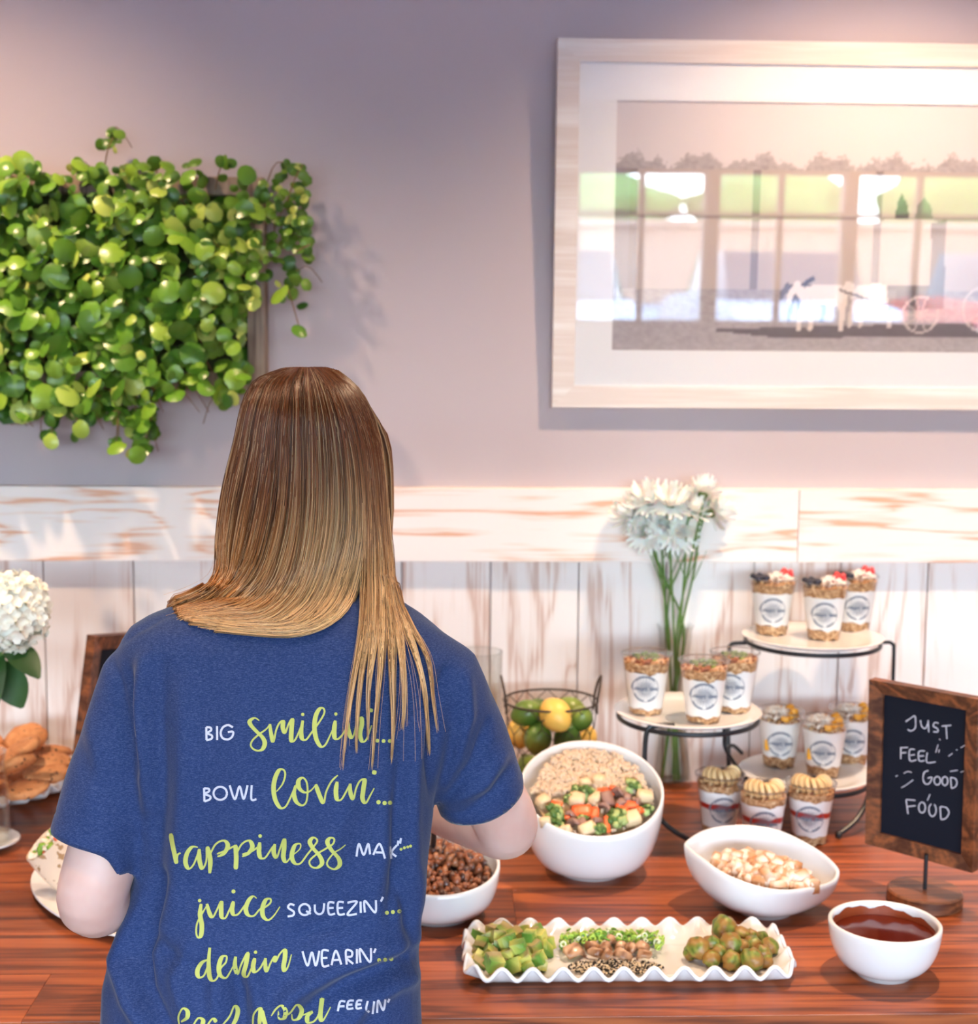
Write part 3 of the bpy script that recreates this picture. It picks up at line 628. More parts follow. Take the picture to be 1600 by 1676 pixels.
# brussels sprouts
SPR = vcol('roasted_sprout', .42); S8 = 1600/240
for i, (x, y, r_, h) in enumerate([(700, 190, .0215, 1.5), (410, 400, .019, .6), (570, 370, .017, 1), (560, 515, .014, 0), (770, 370, .019, 1.2), (780, 540, .015, 0), (880, 270, .016, 1), (1000, 270, .012, 1.2), (1010, 375, .015, 1), (1000, 520, .018, .4), (1120, 470, .015, .4), (1190, 380, .015, .5), (1110, 300, .012, .8), (900, 420, .016, .5), (660, 450, .015, .4), (1150, 540, .011, 0), (330, 450, .012, 0)]):
    V, F = ico(3, .22, (r_, r_*.85, r_*.85), 2.2, i)
    # leaf edges: shallow overlapping ridges around the head
    d = V/np.linalg.norm(V, axis=1)[:, None]; w = np.sin(6*np.arctan2(d[:, 1], d[:, 2])+7*d[:, 0]); V = V*(1+.03*np.sign(w)[:, None]*np.abs(w)[:, None]**.5)
    t_ = np.clip(.5+.55*w+.5*np.array([noise.noise(Vector(p*90)) for p in V]), 0, 1)[:, None]; bur = np.clip(np.array([noise.noise(Vector(p*70)+Vector((i, 9, 9))) for p in V])*3.5+.62, 0, 1)[:, None]
    cc_ = np.array((.07, .12, .012))*(1-t_)+np.array((.24, .27, .045))*t_; cc_ = cc_*(1-bur*.8)+np.array((.30, .125, .028))*bur*.85
    o = mk('brussels_sprout', V, F, SPR, None, True, cc_); o.location = onz(1080+x/S8, 1490+y/S8+2, FLZ+r_*.75+h*.006); o.rotation_euler = (rr.uniform(0, 6), rr.uniform(0, 6), rr.uniform(0, 6)); tag(o, {0: 'largest roasted sprout at the top rear of the pile on the platter', 1: 'dark browned sprout second from the left in the platter pile', 9: 'pale green sprout at the front right of the platter pile', 11: 'dark green sprout at the far right of the platter pile', 16: 'small leftmost sprout of the platter pile'}.get(i, 'roasted green brussels sprout in the middle of the pile on the ruffled platter'), 'sprout', 'roasted sprouts on the platter')
# cookies
CKM = mat('cookie_dough', (.62, .29, .12), .75); g = N(CKM); v = g.coord(); ck = g.noise(v, 60, 4); chip = g.noise(v, 110, 1); g.col(g.mix(g.math('GREATER_THAN', chip, .68), g.ramp(ck, [(.3, (.52, .19, .06)), (.7, (.72, .33, .13))]), (.05, .02, .012))); g.bump(ck, .5, .003)
def cookie(seed):
    V, F = ico(3, .0, (1, 1, 1)); r_ = np.hypot(V[:, 0], V[:, 1]); s = .0115
    Z = np.sign(V[:, 2])*np.abs(V[:, 2])**.7; nz = np.array([noise.noise(Vector(p*2.2)+Vector((seed*5, 1, 2))) for p in V]); nb = np.array([noise.noise(Vector(p*6)+Vector((seed*5, 1, 2))) for p in V])
    return np.stack([V[:, 0]*.041*(1+.10*nz), V[:, 1]*.041*(1+.10*nz), Z*s*(1+.25*nz+.2*nb)], -1), F
ckp = [(44, 1290, 2.50, .12, -.12, 0), (76, 1266, 2.55, .10, .0, 0), (82, 1246, 2.60, .10, .06, 1), (82, 1229, 2.665, .15, .20, 2), (22, 1252, 2.485, .25, .42, 3), (32, 1229, 2.55, .22, .45, 4), (42, 1209, 2.62, .18, .40, 5), (-22, 1238, 2.55, .20, .10, 6), (-30, 1212, 2.62, .15, .15, 7), (-10, 1287, 2.52, .1, .1, 1), (15, 1273, 2.60, .1, .1, 0), (30, 1255, 2.65, .1, 0, 0), (-60, 1288, 2.53, .1, 0, 0), (-90, 1272, 2.60, .1, 0, 0), (-45, 1265, 2.62, .1, 0, 0)]
ck_l = ['cookie lying at the front right of the pile on the round plate', 'cookie at the right of the pile, second from the bottom', 'cookie at the right of the pile, third from the bottom', 'cookie at the right rear of the pile, behind the tilted ones', 'large tilted cookie nearest the camera in the pile', 'tilted cookie in the middle of the three sloping ones', 'topmost tilted cookie at the back of the pile'] + ['golden brown cookie low in the pile, mostly cut off or covered']*8
lb = ['cookie lying flattest at the front of the plate', None]
for i, (x, y, Y, tx, ty, rz) in enumerate(ckp):
    V, F = cookie(i); o = mk('cookie', V, F, CKM); o.location = ony(x, y, Y); o.rotation_euler = (tx, ty, rz); o.rotation_mode = 'ZXY' if False else 'XYZ'; tag(o, ck_l[i], 'cookie', 'cookies on the round ruffled plate')
# wraps on the sandwich platter
TOR = mat('flour_tortilla', (.78, .60, .42), .7); g = N(TOR); v = g.coord(); sp_ = g.noise(v, 55, 2); g.col(g.mix(g.math('GREATER_THAN', sp_, .63), (.80, .62, .45), (.42, .24, .11))); g.bump(g.noise(v, 30, 2), .3, .004)
def wrap(loc, rot, label, seed):
    w = empty('wrap_half', loc); w.rotation_euler = rot
    r_ = [.020, .027, .032, .035, .037, .038]; rings = []
    for q in range(12):
        t = q/11; rad = np.interp(t*5, range(6), r_)
        rings.append([Vector((rad*cos(a)*(1+.05*sin(3*a+seed+t*3)), rad*sin(a)*.85*(1+.05*cos(2*a+seed)), t*.095+(.012*cos(a) if q == 11 else 0))) for a in np.linspace(0, 2*pi, 29)[:-1]])
    inn = [[Vector((p.x*.88, p.y*.88, p.z-.001)) for p in rings[-1]], [Vector((p.x*.85, p.y*.85, p.z-.010)) for p in rings[-1]]]
    MB().loft(rings+inn).build('tortilla', TOR, w)
    T = []; C = []; P = [ico(1, .8, (.008, .006, .003), 2, s) for s in range(3)]+[slab(.008, .006, .004, s) for s in range(2)]; r2 = random.Random(seed)
    for q in range(70):
        a = r2.uniform(0, 6.28); s_ = sqrt(r2.random())*.030; k_ = r2.random(); x, y = s_*cos(a), s_*sin(a)*.85
        T.append((r2.randrange(5), rotm(r2.uniform(0, 6), r2.uniform(0, 6), 0)*r2.uniform(.7, 1.1), Vector((x, y, .089+.012*cos(a)*s_/.037+r2.uniform(-.006, .006))))); C.append((.18, .33, .03) if k_ < .4 else (.7, .12, .05) if k_ < .55 else (.78, .66, .5))
    f = scatter('filling', P, T, VC, w, C); f['kind'] = 'stuff'; tag(w, label, 'wrap')
wrap(onz(118, 1458, TZ+.012)+Vector((0, .01, 0)), (.12, -.42, .3), 'cut tortilla wrap standing at the left end of the platter', 1)
wrap(onz(195, 1425, TZ+.012), (-.2, -.2, 1.2), 'cut tortilla wrap hidden behind the left arm, second from the left end', 2)
wrap(onz(238, 1462, TZ+.012), (-.1, .25, 2.2), 'cut tortilla wrap nearest the shirt on the oval platter', 4)
# ================================================================= chalkboards
CHB = mat('chalkboard', (.008, .011, .020), .6, Specular_IOR_Level=.15); CHALK = mat('chalk', (.52, .52, .58), .95)
def board(TL, BL, TR, bw_, name, label, strokes=None, post=None):
    ex = (TR-TL); wd = ex.length; ex = ex.normalized(); ez = (TL-BL); hd = ez.length; ez = ez.normalized(); ey = ez.cross(ex).normalized(); ez = ex.cross(ey).normalized()*1
    if ey.y < 0: ey = -ey
    M = Matrix(((ex.x, ey.x, ez.x, 0), (ex.y, ey.y, ez.y, 0), (ex.z, ey.z, ez.z, 0), (0, 0, 0, 1)))
    if ez.z < 0: raise Exception('ez')
    r = empty(name, BL); tag(r, label, 'sign')
    def fr(nm, pts):
        V = [Vector((x, -.004 if in_ else -.010, z)) for x, z, in_ in pts]+[Vector((x, .010, z)) for x, z, in_ in pts]
        o = MB().add([M@v for v in V], [(0, 1, 2, 3), (7, 6, 5, 4)]+[(a, (a+1) % 4, (a+1) % 4+4, a+4) for a in range(4)]).build(nm, SIGNW, r, False)
    fr('frame_rail', [(0, 0, 0), (wd, 0, 0), (wd-bw_, bw_, 1), (bw_, bw_, 1)]); fr('frame_rail', [(0, hd, 0), (wd, hd, 0), (wd-bw_, hd-bw_, 1), (bw_, hd-bw_, 1)])
    fr('frame_stile', [(0, 0, 0), (bw_, bw_, 1), (bw_, hd-bw_, 1), (0, hd, 0)]); fr('frame_stile', [(wd, 0, 0), (wd-bw_, bw_, 1), (wd-bw_, hd-bw_, 1), (wd, hd, 0)])
    MB().box((bw_-.002, .001, bw_-.002), (wd-bw_+.002, .008, hd-bw_+.002), M=M).build('slate', CHB, r, False)
    return r, M, wd, hd, ex, ey, ez
def ribbon(pts, wfun, place, step=2.0):
    """pts in photo px -> list of quads (V,F) on a surface via place(px,py)"""
    P = spline(pts, max(4, int(np.sum(np.hypot(*np.diff(np.array(pts), axis=0).T))/step)+3)) if len(pts) > 2 else np.linspace(pts[0], pts[1], max(3, int(np.hypot(pts[1][0]-pts[0][0], pts[1][1]-pts[0][1])/step)+2))
    V = []; F = []; n = len(P)
    for i in range(n):
        t = P[min(i+1, n-1)]-P[max(i-1, 0)]; L = np.hypot(*t)+1e-6; t = t/L; nr = np.array((-t[1], t[0])); w = wfun(t, i/(n-1))
        a = place(*(P[i]+nr*w)); c_ = place(*P[i]); b = place(*(P[i]-nr*w)); V += [a, c_, b]
    for i in range(n-1): F += [(3*i, 3*i+1, 3*i+4, 3*i+3), (3*i+1, 3*i+2, 3*i+5, 3*i+4)]
    return V, F
TL = ony(1436, 1112, 2.225); BL = ony(1420, 1378, 2.235); TR = ony(1600, 1142, 2.10); TR = TL+(TR-TL)*1.09
r, M, wd, hd, ex, ey, ez = board(TL, BL, TR, .022, 'chalkboard_sign', 'small chalkboard reading JUST FEEL GOOD FOOD on a round wooden stand at right')
print('sign', wd, hd, ex)
pc = BL+M@Vector((0, .0003, 0))
def onboard(x, y):
    sx_, sy_ = 1440+x/7.619, 1140+y/7.619; d = Vector(ray(sx_, sy_)); c0 = Vector(CAM); return c0+d*((BL-c0).dot(ey)/d.dot(ey))-BL
def circ(cx, cy, rx, ry, a0=0, a1=360, n=10): return [(cx+rx*cos(radians(a0+(a1-a0)*i/n)), cy+ry*sin(radians(a0+(a1-a0)*i/n))) for i in range(n+1)]
CS = [[(315, 315), (380, 270), (430, 245), (440, 340), (430, 400), (380, 430), (340, 410)], [(500, 295), (515, 370), (560, 400), (590, 340), (597, 295)], [(597, 295), (603, 445)], [(725, 335), (680, 325), (660, 370), (710, 400), (715, 440), (660, 440)], [(765, 370), (885, 360)], [(820, 370), (830, 530)],
 [(255, 630), (255, 780)], [(250, 640), (345, 635)], [(255, 705), (325, 700)], [(430, 660), (365, 670), (370, 800), (450, 790)], [(370, 735), (430, 725)], [(555, 680), (480, 690), (485, 800), (550, 800)], [(485, 745), (545, 740)], [(585, 700), (580, 820), (690, 815)],
 [(600, 925), (550, 945), (532, 1020), (555, 1085), (600, 1090), (632, 1050), (640, 1008), (590, 1020)], circ(710, 1050, 40, 52), circ(805, 1055, 36, 55), [(875, 1010), (885, 1140)], [(875, 1010), (935, 1025), (955, 1080), (930, 1130), (885, 1145)],
 [(320, 1290), (345, 1465)], [(320, 1285), (437, 1295)], [(330, 1375), (440, 1362)], circ(520, 1385, 42, 66), circ(650, 1415, 45, 80, -60, 250), [(745, 1375), (755, 1530)], [(745, 1375), (820, 1385), (855, 1450), (815, 1520), (755, 1535)]]
CT = [[(720, 600), (690, 700)], [(735, 660), (728, 700)], [(1095, 585), (1000, 640)], [(900, 710), (850, 745)], [(290, 960), (345, 935), (390, 950)], [(870, 935), (965, 920)], [(1000, 945), (1070, 920)], [(410, 1040), (320, 1105), (262, 1138)], [(620, 1220), (585, 1300)], [(735, 530), (748, 545)], [(190, 1000), (215, 985)], [(960, 665), (945, 668)]]
mb = MB()
for q, S_ in enumerate(CS+CT):
    w = 9.5 if q < len(CS) else 7
    V, F = ribbon(S_, lambda t, u: w*(.85+.3*noise.noise(Vector((u*9, q, 0)))), lambda x, y: onboard(x, y)+ey*.0004, 14); mb.add(V, F)
mb.build('chalk_lettering', CHALK, r, False)
pb_ = onz(1513, 1455, TZ+.0225); base = Vector((pb_.x, pb_.y, TZ)); print('base', base)
mid = BL+ex*((base-BL).dot(ex)); bt = ony(1514, 1408, base.y).z
bo = MB().lathe([(0, 0), (.056, 0), (.058, .002), (.058, .020), (.0555, .0225), (0, .0225)], 56).build('round_base', SIGNW, r, True, 30); bo.location = base-BL
po_ = MB().tube([(0, 0, .02), (0, 0, mid.z-base.z+.012)], .0032, 12).build('post', BLACK, r); po_.location = base-BL
# second chalkboard behind the person
TL = ony(137, 1042, 2.48); BL2 = ony(125, 1240, 2.48); TR = ony(195, 1038, 2.56); TR = TL+(TR-TL).normalized()*.21
r2, *_r = board(TL, BL2, TR, .026, 'chalkboard_sign', 'wood-framed chalkboard standing behind the left shoulder, mostly hidden')
M2 = _r[0]; b2 = Vector((BL2.x+.09, BL2.y+.05, TZ)); bo = MB().lathe([(0, 0), (.056, 0), (.058, .002), (.058, .020), (.0555, .0225), (0, .0225)], 56).build('round_base', SIGNW, r2, True, 30); bo.location = b2-BL2
po_ = MB().tube([(0, 0, .02), (0, 0, BL2.z-TZ+.02)], .0032, 12).build('post', BLACK, r2); po_.location = b2-BL2
# ================================================================= tiered stand with three plates
st = empty('tiered_stand', (0, 0, TZ)); tag(st, 'black wire three-tier stand carrying round plates of parfait cups', 'stand')
tiers = []
for nm, l_, r_, y_, Y in (('top', 1217, 1441, 1041, 2.62), ('left', 1007, 1243, 1163, 2.47), ('right', 1212, 1424, 1263, 2.58)):
    L = ony(l_, y_, Y); Rr = ony(r_, y_, Y); tiers.append((nm, Vector(((L.x+Rr.x)/2, Y, L.z)), (Rr.x-L.x)/2))
print('tiers', tiers)
for (nm, c_, R_), lb_ in zip(tiers, ('on the top tier of the black stand', 'on the left tier of the black stand', 'on the low right tier of the black stand')):
    rp = MB(); rp.tube([(c_.x+(R_-.006)*cos(a), c_.y+(R_-.006)*sin(a), c_.z-.0115-TZ) for a in np.linspace(0, 2*pi, 65)[:-1]], .0042, 10, closed=True); rp.build('ring', BLACK, st)
    p = MB().lathe([(0, -.010), (R_*.62, -.010), (R_*.80, -.0085), (R_, .0), (R_+.0012, .0022), (R_-.003, .0035), (R_*.80, -.003), (R_*.7, -.0045), (0, -.0045)], 72).build('round_plate', CERA, None, True, 60); p.location = c_; tag(p, 'round white plate of parfait cups '+lb_, 'plate')
W_ = .0036
def wire(pts, nm='wire_leg', n=26, rr_=W_): return MB().tube([tuple(Vector(p)-Vector((0, 0, TZ))) for p in spline([tuple(q) for q in pts], n)], rr_, 10).build(nm, BLACK, st)
tc_, lc_, rc_ = tiers[0], tiers[1], tiers[2]
a = tc_[1]+Vector((tc_[2]-.004, 0, -.013)); wire([a, a+Vector((.020, 0, .001)), a+Vector((.027, 0, -.003)), a+Vector((.030, 0, -.012)), a+Vector((.031, 0, -.10)), a+Vector((.031, .0, -.20)), Vector((a.x+.031, a.y-.02, TZ+.09)), Vector((a.x+.01, a.y-.08, TZ+.02)), Vector((a.x-.02, a.y-.13, TZ+.004))], n=50)
a = tc_[1]+Vector((-tc_[2]+.004, 0, -.013)); wire([a, a+Vector((-.022, 0, -.001)), a+Vector((-.029, 0, -.006)), a+Vector((-.031, 0, -.016)), a+Vector((-.031, 0, -.12)), a+Vector((-.031, -.02, -.22)), Vector((a.x-.031, a.y-.03, TZ+.02)), Vector((a.x-.031, a.y-.03, TZ+.004))], n=50, rr_=.0042)
p0 = ony(1075, 1188, 2.38); wire([p0+Vector((.03, .0, .002)), p0, p0+Vector((-.014, 0, -.004)), ony(1056, 1212, 2.38), ony(1055, 1260, 2.38), ony(1062, 1310, 2.40), ony(1085, 1345, 2.40), ony(1112, 1366, 2.39), onz(1142, 1381, TZ+.004)], n=50, rr_=.0045)
wire([ony(1427, 1272, 2.52), ony(1421, 1300, 2.51), ony(1412, 1325, 2.48), ony(1396, 1347, 2.46), onz(1372, 1366, TZ+.006)], n=30, rr_=.0048)
f_ = onz(1372, 1366, TZ+.007); o = MB().lathe([(0, -.007), (.004, -.0055), (.0065, -.002), (.0065, .002), (.004, .0055), (0, .007)], 18).build('foot', BLACK, st); o.location = f_-Vector((0, 0, TZ))
f_ = onz(1142, 1381, TZ+.007); o = o.copy(); COL.objects.link(o); o.location = f_-Vector((0, 0, TZ)); 
a = ony(1188, 1228, 2.50); wire([a, a+Vector((.018, .03, .001)), a+Vector((.04, .05, -.02))], n=8)
wire([lc_[1]+Vector((lc_[2]*.55, .06, -.013)), a+Vector((0, .02, .03)), a, rc_[1]+Vector((-rc_[2]+.01, 0, -.013))], 'cross_wire', n=20)
# ================================================================= parfait cups
PLA = clear('clear_plastic', (.99, .985, .98), .55, .06, .035); YOG = mat('yogurt', (.87, .85, .82), .4); GRA = vcol('granola', .7); LOGO = mat('cup_print', (.20, .22, .27), .7); JAM = mat('berry_jam', (.50, .03, .02), .3)
RIMP = clear('plastic_rim', (.9, .9, .9), .9, .15, .35); RB, RTp, HC = .0295, .0435, .108
def cr(z): return RB+(RTp-RB)*z/HC
grn = [ico(1, .6, (.0046, .0034, .0028), 2, s) for s in range(5)]
def layer(cup, z0, z1, m, name, wob=.0, seed=0):
    rings = []; n = 32; e = .0012
    for q in range(7):
        t = q/6; rings.append([Vector(((cr(z0+(z1-z0)*t)-e)*cos(a), (cr(z0+(z1-z0)*t)-e)*sin(a), z0+(z1-z0)*t+(wob*noise.noise(Vector((cos(a)*2, sin(a)*2, seed+(3 if q > 3 else 0)))) if q in (0, 6) else 0))) for a in np.linspace(0, 2*pi, n+1)[:-1]])
    return MB().loft(rings).build(name, m, cup, True, 50)
GRB = mat('granola_layer', (.50, .27, .12), .8); g = N(GRB); v = g.coord(); cn = g.noise(v, 170, 3); g.col(g.ramp(cn, [(.3, (.22, .09, .03)), (.5, (.50, .27, .12)), (.7, (.74, .52, .30))])); g.bump(cn, .8, .003)
def chunks(cup, n, z, rad, dome, cols, name, protos=grn, sc=1, off=(0, 0), seed=1, wall=False):
    r_ = random.Random(seed); T = []; C = []
    for q in range(n):
        a = r_.uniform(0, 6.28); s_ = sqrt(r_.random()); x = off[0]+s_*rad*cos(a); y = off[1]+s_*rad*sin(a); T.append((r_.randrange(len(protos)), rotm(r_.uniform(0, 6), r_.uniform(0, 6), 0)*sc*r_.uniform(.7, 1.3), Vector((x, y, z+dome*(1-s_*s_)+r_.uniform(-.003, .002))))); C.append(r_.choice(cols))
    o = scatter(name, protos, T, GRA, cup, C); o['kind'] = 'stuff'; return o
GC = [(.55, .31, .14), (.38, .18, .07), (.70, .47, .25), (.24, .10, .05)]
def logo(cup):
    mb = MB(); zc, R0, e = .051, .0238, .0006
    def pl(u, v): z_ = zc+v; a = -pi/2+u/cr(z_); rr_ = cr(z_)+e; return Vector((rr_*cos(a), rr_*sin(a), z_))
    def ln(pts, w): V, F = ribbon(pts, (w if callable(w) else (lambda t, u: w)), pl, .0012); mb.add(V, F)
    ln([(R0*cos(a), R0*sin(a)) for a in np.linspace(0, 2*pi, 40)], .00055); ln([(R0*.84*cos(a), R0*.84*sin(a)) for a in np.linspace(.5, pi-.5, 24)], .0003)
    for a0, a1 in ((.75, 2.4), (3.6, 4.6), (4.9, 5.6)): ln([(R0*.92*cos(a), R0*.92*sin(a)) for a in np.linspace(a0, a1, 18)], .0012)
    for q in range(40):
        a = q*pi/20+.05; r1 = R0*(.15 if q % 2 else .3); r2 = R0*(.78 if q % 2 else .6); ln([(r1*cos(a), r1*sin(a)-.001), (r2*cos(a), r2*sin(a))], .00035)
    s = R0/500.; q_ = lambda L: [((x-720)*s, -(y-930)*s) for x, y in L]
    T = lambda t, u: .0006+.0009*max(0, -t[1])
    ln(q_([(420, 560), (260, 700), (180, 880), (230, 980), (330, 940)]), T)
    ln(q_([(330, 900), (370, 900), (350, 980), (420, 890), (450, 900), (440, 990), (500, 900), (490, 1000), (560, 900), (600, 920), (560, 1000), (620, 1010), (640, 900), (670, 900), (650, 1020), (720, 880), (760, 900), (730, 1000), (800, 980)]), T)
    ln(q_([(860, 960), (920, 880), (960, 900), (930, 990), (900, 960), (1000, 890), (990, 1000), (1060, 900), (1050, 990), (1120, 900), (1160, 920), (1120, 1000), (1220, 960)]), T)
    mb.build('printed_logo', LOGO, cup)
def make_cup(kind, seed=0):
    c = empty('parfait_cup', (0, 0, 0))
    prof = [(0, .0008), (RB-.002, .0008), (RB, .003)]+[(cr(z), z) for z in (.02, .05, .08, .104)]+[(RTp+.0016, .1055), (RTp+.002, .108), (RTp, .1095), (RTp-.0012, .108)]
    MB().lathe(prof, 48).build('clear_cup', PLA, c, True, 80)
    MB().tube([((RTp+.0008)*cos(a), (RTp+.0008)*sin(a), .108) for a in np.linspace(0, 2*pi, 49)[:-1]], .0014, 8, closed=True).build('cup_rim', RIMP, c)
    if kind == 'berry':
        layer(c, .002, .020, GRB, 'granola_base', .006, seed); layer(c, .020, .082, YOG, 'yogurt', .004, seed); layer(c, .082, .100, GRB, 'granola_top', .006, seed+1)
        chunks(c, 60, .101, .036, .002, GC, 'granola_crumbs', seed=seed)
        P = [ico(2, .03, (.0068, .0068, .0062), 2, s) for s in range(2)]; r_ = random.Random(seed)
        BB = bpy.data.materials.get('blueberry') or mat('blueberry', (.012, .015, .035), .4)
        for q in range(11):
            V, F = P[q % 2]; o = mk('blueberry', V, F, BB, c); o.location = (-.022+.018*cos(q*2.4)*sqrt(q/11), -.010+.022*sin(q*2.4)*sqrt(q/11), .108+.004*r_.random())
        CO = [(.95, .89, .80), (.88, .78, .66)]; chunks(c, 170, .106, .025, .012, CO, 'shredded_coconut', [ico(1, .3, (.0045, .0014, .0010), 2, 3)], 1, (.010, -.004), seed)
        SB = bpy.data.materials.get('strawberry') or mat('strawberry', (.78, .05, .05), .35)
        for q in range(5): V, F = slab(.0075, .0065, .004, q+seed); o = mk('strawberry_piece', V, F, SB, c); o.location = (.024+.007*cos(q*2), .010+.010*sin(q*2), .114+.003*(q % 2)); o.rotation_euler = (q, q*.7, q*2)
    if kind == 'herb':
        layer(c, .002, .012, GRB, 'granola_base', .005, seed); layer(c, .012, .078, YOG, 'yogurt', .004, seed); layer(c, .078, .094, GRB, 'granola_top', .007, seed)
        chunks(c, 130, .096, .038, .003, [(.34, .10, .04), (.55, .28, .13), (.66, .42, .25), (.25, .08, .04)], 'nut_crumbs', seed=seed)
        chunks(c, 85, .101, .024, .003, [(.06, .16, .015), (.12, .26, .03), (.30, .42, .08)], 'chopped_herbs', [ico(1, .6, (.005, .003, .0008), 2, 3)], 1, (0, 0), seed)
    if kind == 'mango':
        layer(c, .002, .022, GRB, 'granola_base', .008, seed); layer(c, .022, .080, YOG, 'yogurt', .005, seed); layer(c, .080, .090, YOG, 'yogurt_top', .004, seed+2)
        chunks(c, 60, .090, .038, .003, GC, 'granola_crumbs', seed=seed)
        MG = bpy.data.materials.get('mango') or mat('mango', (.90, .42, .04), .3)
        for q in range(8): V, F = slab(.0075, .0065, .0055, q+seed); o = mk('mango_cube', V, F, MG, c); a = -1.3+q*.42; o.location = (.028*cos(a), .028*sin(a)+.004, .096+.010*(q % 3)/2); o.rotation_euler = (q, q*.7, q*2)
        chunks(c, 200, .098, .027, .015, [(.95, .88, .78), (.86, .72, .58)], 'shredded_coconut', [ico(1, .3, (.0055, .0024, .0012), 2, 3)], 1, (-.008, -.002), seed)
        V, F = slab(.009, .003, .011, seed); o = mk('mango_cube', V, F, MG, c); o.location = (cr(.045)*cos(-2.35)*.86, cr(.045)*sin(-2.35)*.86, .045); o.rotation_euler = (0, 0, .8)
    if kind == 'banana':
        layer(c, .002, .016, GRB, 'granola_base', .006, seed); layer(c, .016, .050, YOG, 'yogurt', .003, seed); layer(c, .050, .060, JAM, 'jam_stripe', .004, seed); layer(c, .060, .082, YOG, 'yogurt_top', .003, seed); layer(c, .082, .094, GRB, 'granola_top', .005, seed)
        chunks(c, 80, .095, .037, .002, GC, 'granola_crumbs', seed=seed)
        BA = bpy.data.materials.get('banana_flesh')
        if BA is None:
            BA = mat('banana_flesh', (.85, .70, .45), .4); g = N(BA); tcx = g.n('TexCoord'); sp = g.n('VectorMath', operation='LENGTH'); mp = g.n('Mapping'); mp.inputs['Scale'].default_value = (1, 1, .0); g.l(tcx.outputs['Object'], mp.inputs[0]); g.l(mp.outputs[0], sp.inputs[0]); g.col(g.ramp(g.math('MULTIPLY', sp.outputs['Value'], 60), [(.0, (.45, .28, .12)), (.12, (.78, .60, .34)), (.3, (.84, .64, .36)), (.85, (.80, .56, .27)), (1, (.66, .42, .18))]))
        for q in range(8):
            t = q/7; a = pi*1.08+t*pi*.86; o = MB().lathe([(0, -.0028), (.0148, -.0032), (.0155, -.001), (.0155, .001), (.0148, .0032), (0, .0028)], 24).build('banana_slice', BA, c, True, 40)
            o.location = (.021*cos(a), .021*sin(a)-.003, .1085+.002*sin(q)); o.rotation_euler = (0, pi/2-.25, a+pi/2) if q < 7 else (pi/2-.35, 0, .2)
        BB = bpy.data.materials['blueberry']; V, F = ico(2, .03, (.0066, .0066, .006), 2, 1)
        for q in range(6): o = mk('blueberry', V, F, BB, c); o.location = (.004+.010*cos(q*1.7)+.008, .019+.009*sin(q*1.7), .102+.003*(q % 2))
    logo(c); return c
cups = [('berry', 0, 1262, 1041, 0, .1, 'berry parfait cup on the top tier, left one with blueberries toward the edge'), ('berry', 0, 1347, 1049, 1, .05, 'berry parfait cup on the top tier, front middle one'), ('berry', 0, 1396, 1036, 2, .35, 'berry parfait cup on the top tier, right rear one with red strawberry'),
 ('herb', 1, 1056, 1170, 0, -.05, 'herb-topped parfait cup at the left edge of the left tier'), ('herb', 1, 1150, 1183, 1, .05, 'herb-topped parfait cup at the front of the left tier'), ('herb', 1, 1200, 1167, 2, -.25, 'herb-topped parfait cup half hidden at the rear of the left tier'),
 ('mango', 2, 1274, 1256, 0, .1, 'mango parfait cup at the left of the low right tier'), ('mango', 2, 1346, 1272, 1, -.05, 'mango parfait cup at the front of the low right tier'), ('mango', 2, 1392, 1252, 2, .1, 'coconut-heaped mango parfait cup at the right rear of the low tier'),
 ('banana', 3, 1176, 1365, 0, .35, 'banana parfait cup on the table, left of three, behind the oval bowl'), ('banana', 3, 1246, 1389, 1, .2, 'banana parfait cup on the table, front one nearest the oval bowl'), ('banana', 3, 1324, 1380, 2, .0, 'banana parfait cup on the table, right one with bananas heaped high')]
first = {}
for kind, tier, px_, py_, j, rz, lb_ in cups:
    c = make_cup(kind) if kind not in first else copy_tree(first[kind]); first.setdefault(kind, c)
    zz = TZ if tier == 3 else tiers[tier][1].z-.0045
    # centre of the base seen at (px_, py_-?)
    p = onz(px_, py_-4, zz); c.location = (p.x, p.y, zz); c.rotation_euler = (0, 0, -atan2(p.x, p.y)+rz*.6); tag(c, lb_, 'parfait cup', 'parfait cups')
    print(kind, [round(v, 3) for v in p], px_)
# ================================================================= glass vases and flowers
GLS = clear('clear_glass', (.97, .985, .98), .8, .02, .05)
vb = onz(1097, 1281, TZ); vt = ony(1088, 1022, vb.y-.01); VH = vt.z-TZ; print('vase h', VH, vb)
va = empty('glass_vase', (vb.x, vb.y-.015, TZ)); tag(va, 'tall clear glass vase of white chrysanthemums near the wall', 'vase')
q = vt.x-vb.x
MB().lathe([(0, 0), (.038, 0), (.041, .004), (.036, .03), (.028, .10), (.025, .17), (.027, .24), (.034, VH-.01), (.037, VH), (.0352, VH), (.032, VH-.01), (.025, .24), (.023, .17), (.026, .10), (.034, .03), (.034, .014), (0, .012)], 40).build('vase_wall', GLS, va, True, 60)
WAT = clear('water', (.95, .97, .95), .6, .02, .03)
MB().lathe([(0, .0135), (.0325, .0145), (.0335, .03), (.0255, .10), (.0225, .16), (0, .16)], 32).build('water', WAT, va, True, 60)
GRN = mat('stem_green', (.12, .24, .05), .5); PET = mat('white_petal', (.96, .95, .88), .5); PET.node_tree.nodes['Principled BSDF'].inputs['Subsurface Weight'].default_value = .35; PET.node_tree.nodes['Principled BSDF'].inputs['Subsurface Scale'].default_value = .02; YC = mat('flower_heart', (.55, .58, .12), .6); CAL = mat('calyx_green', (.13, .17, .04), .6)
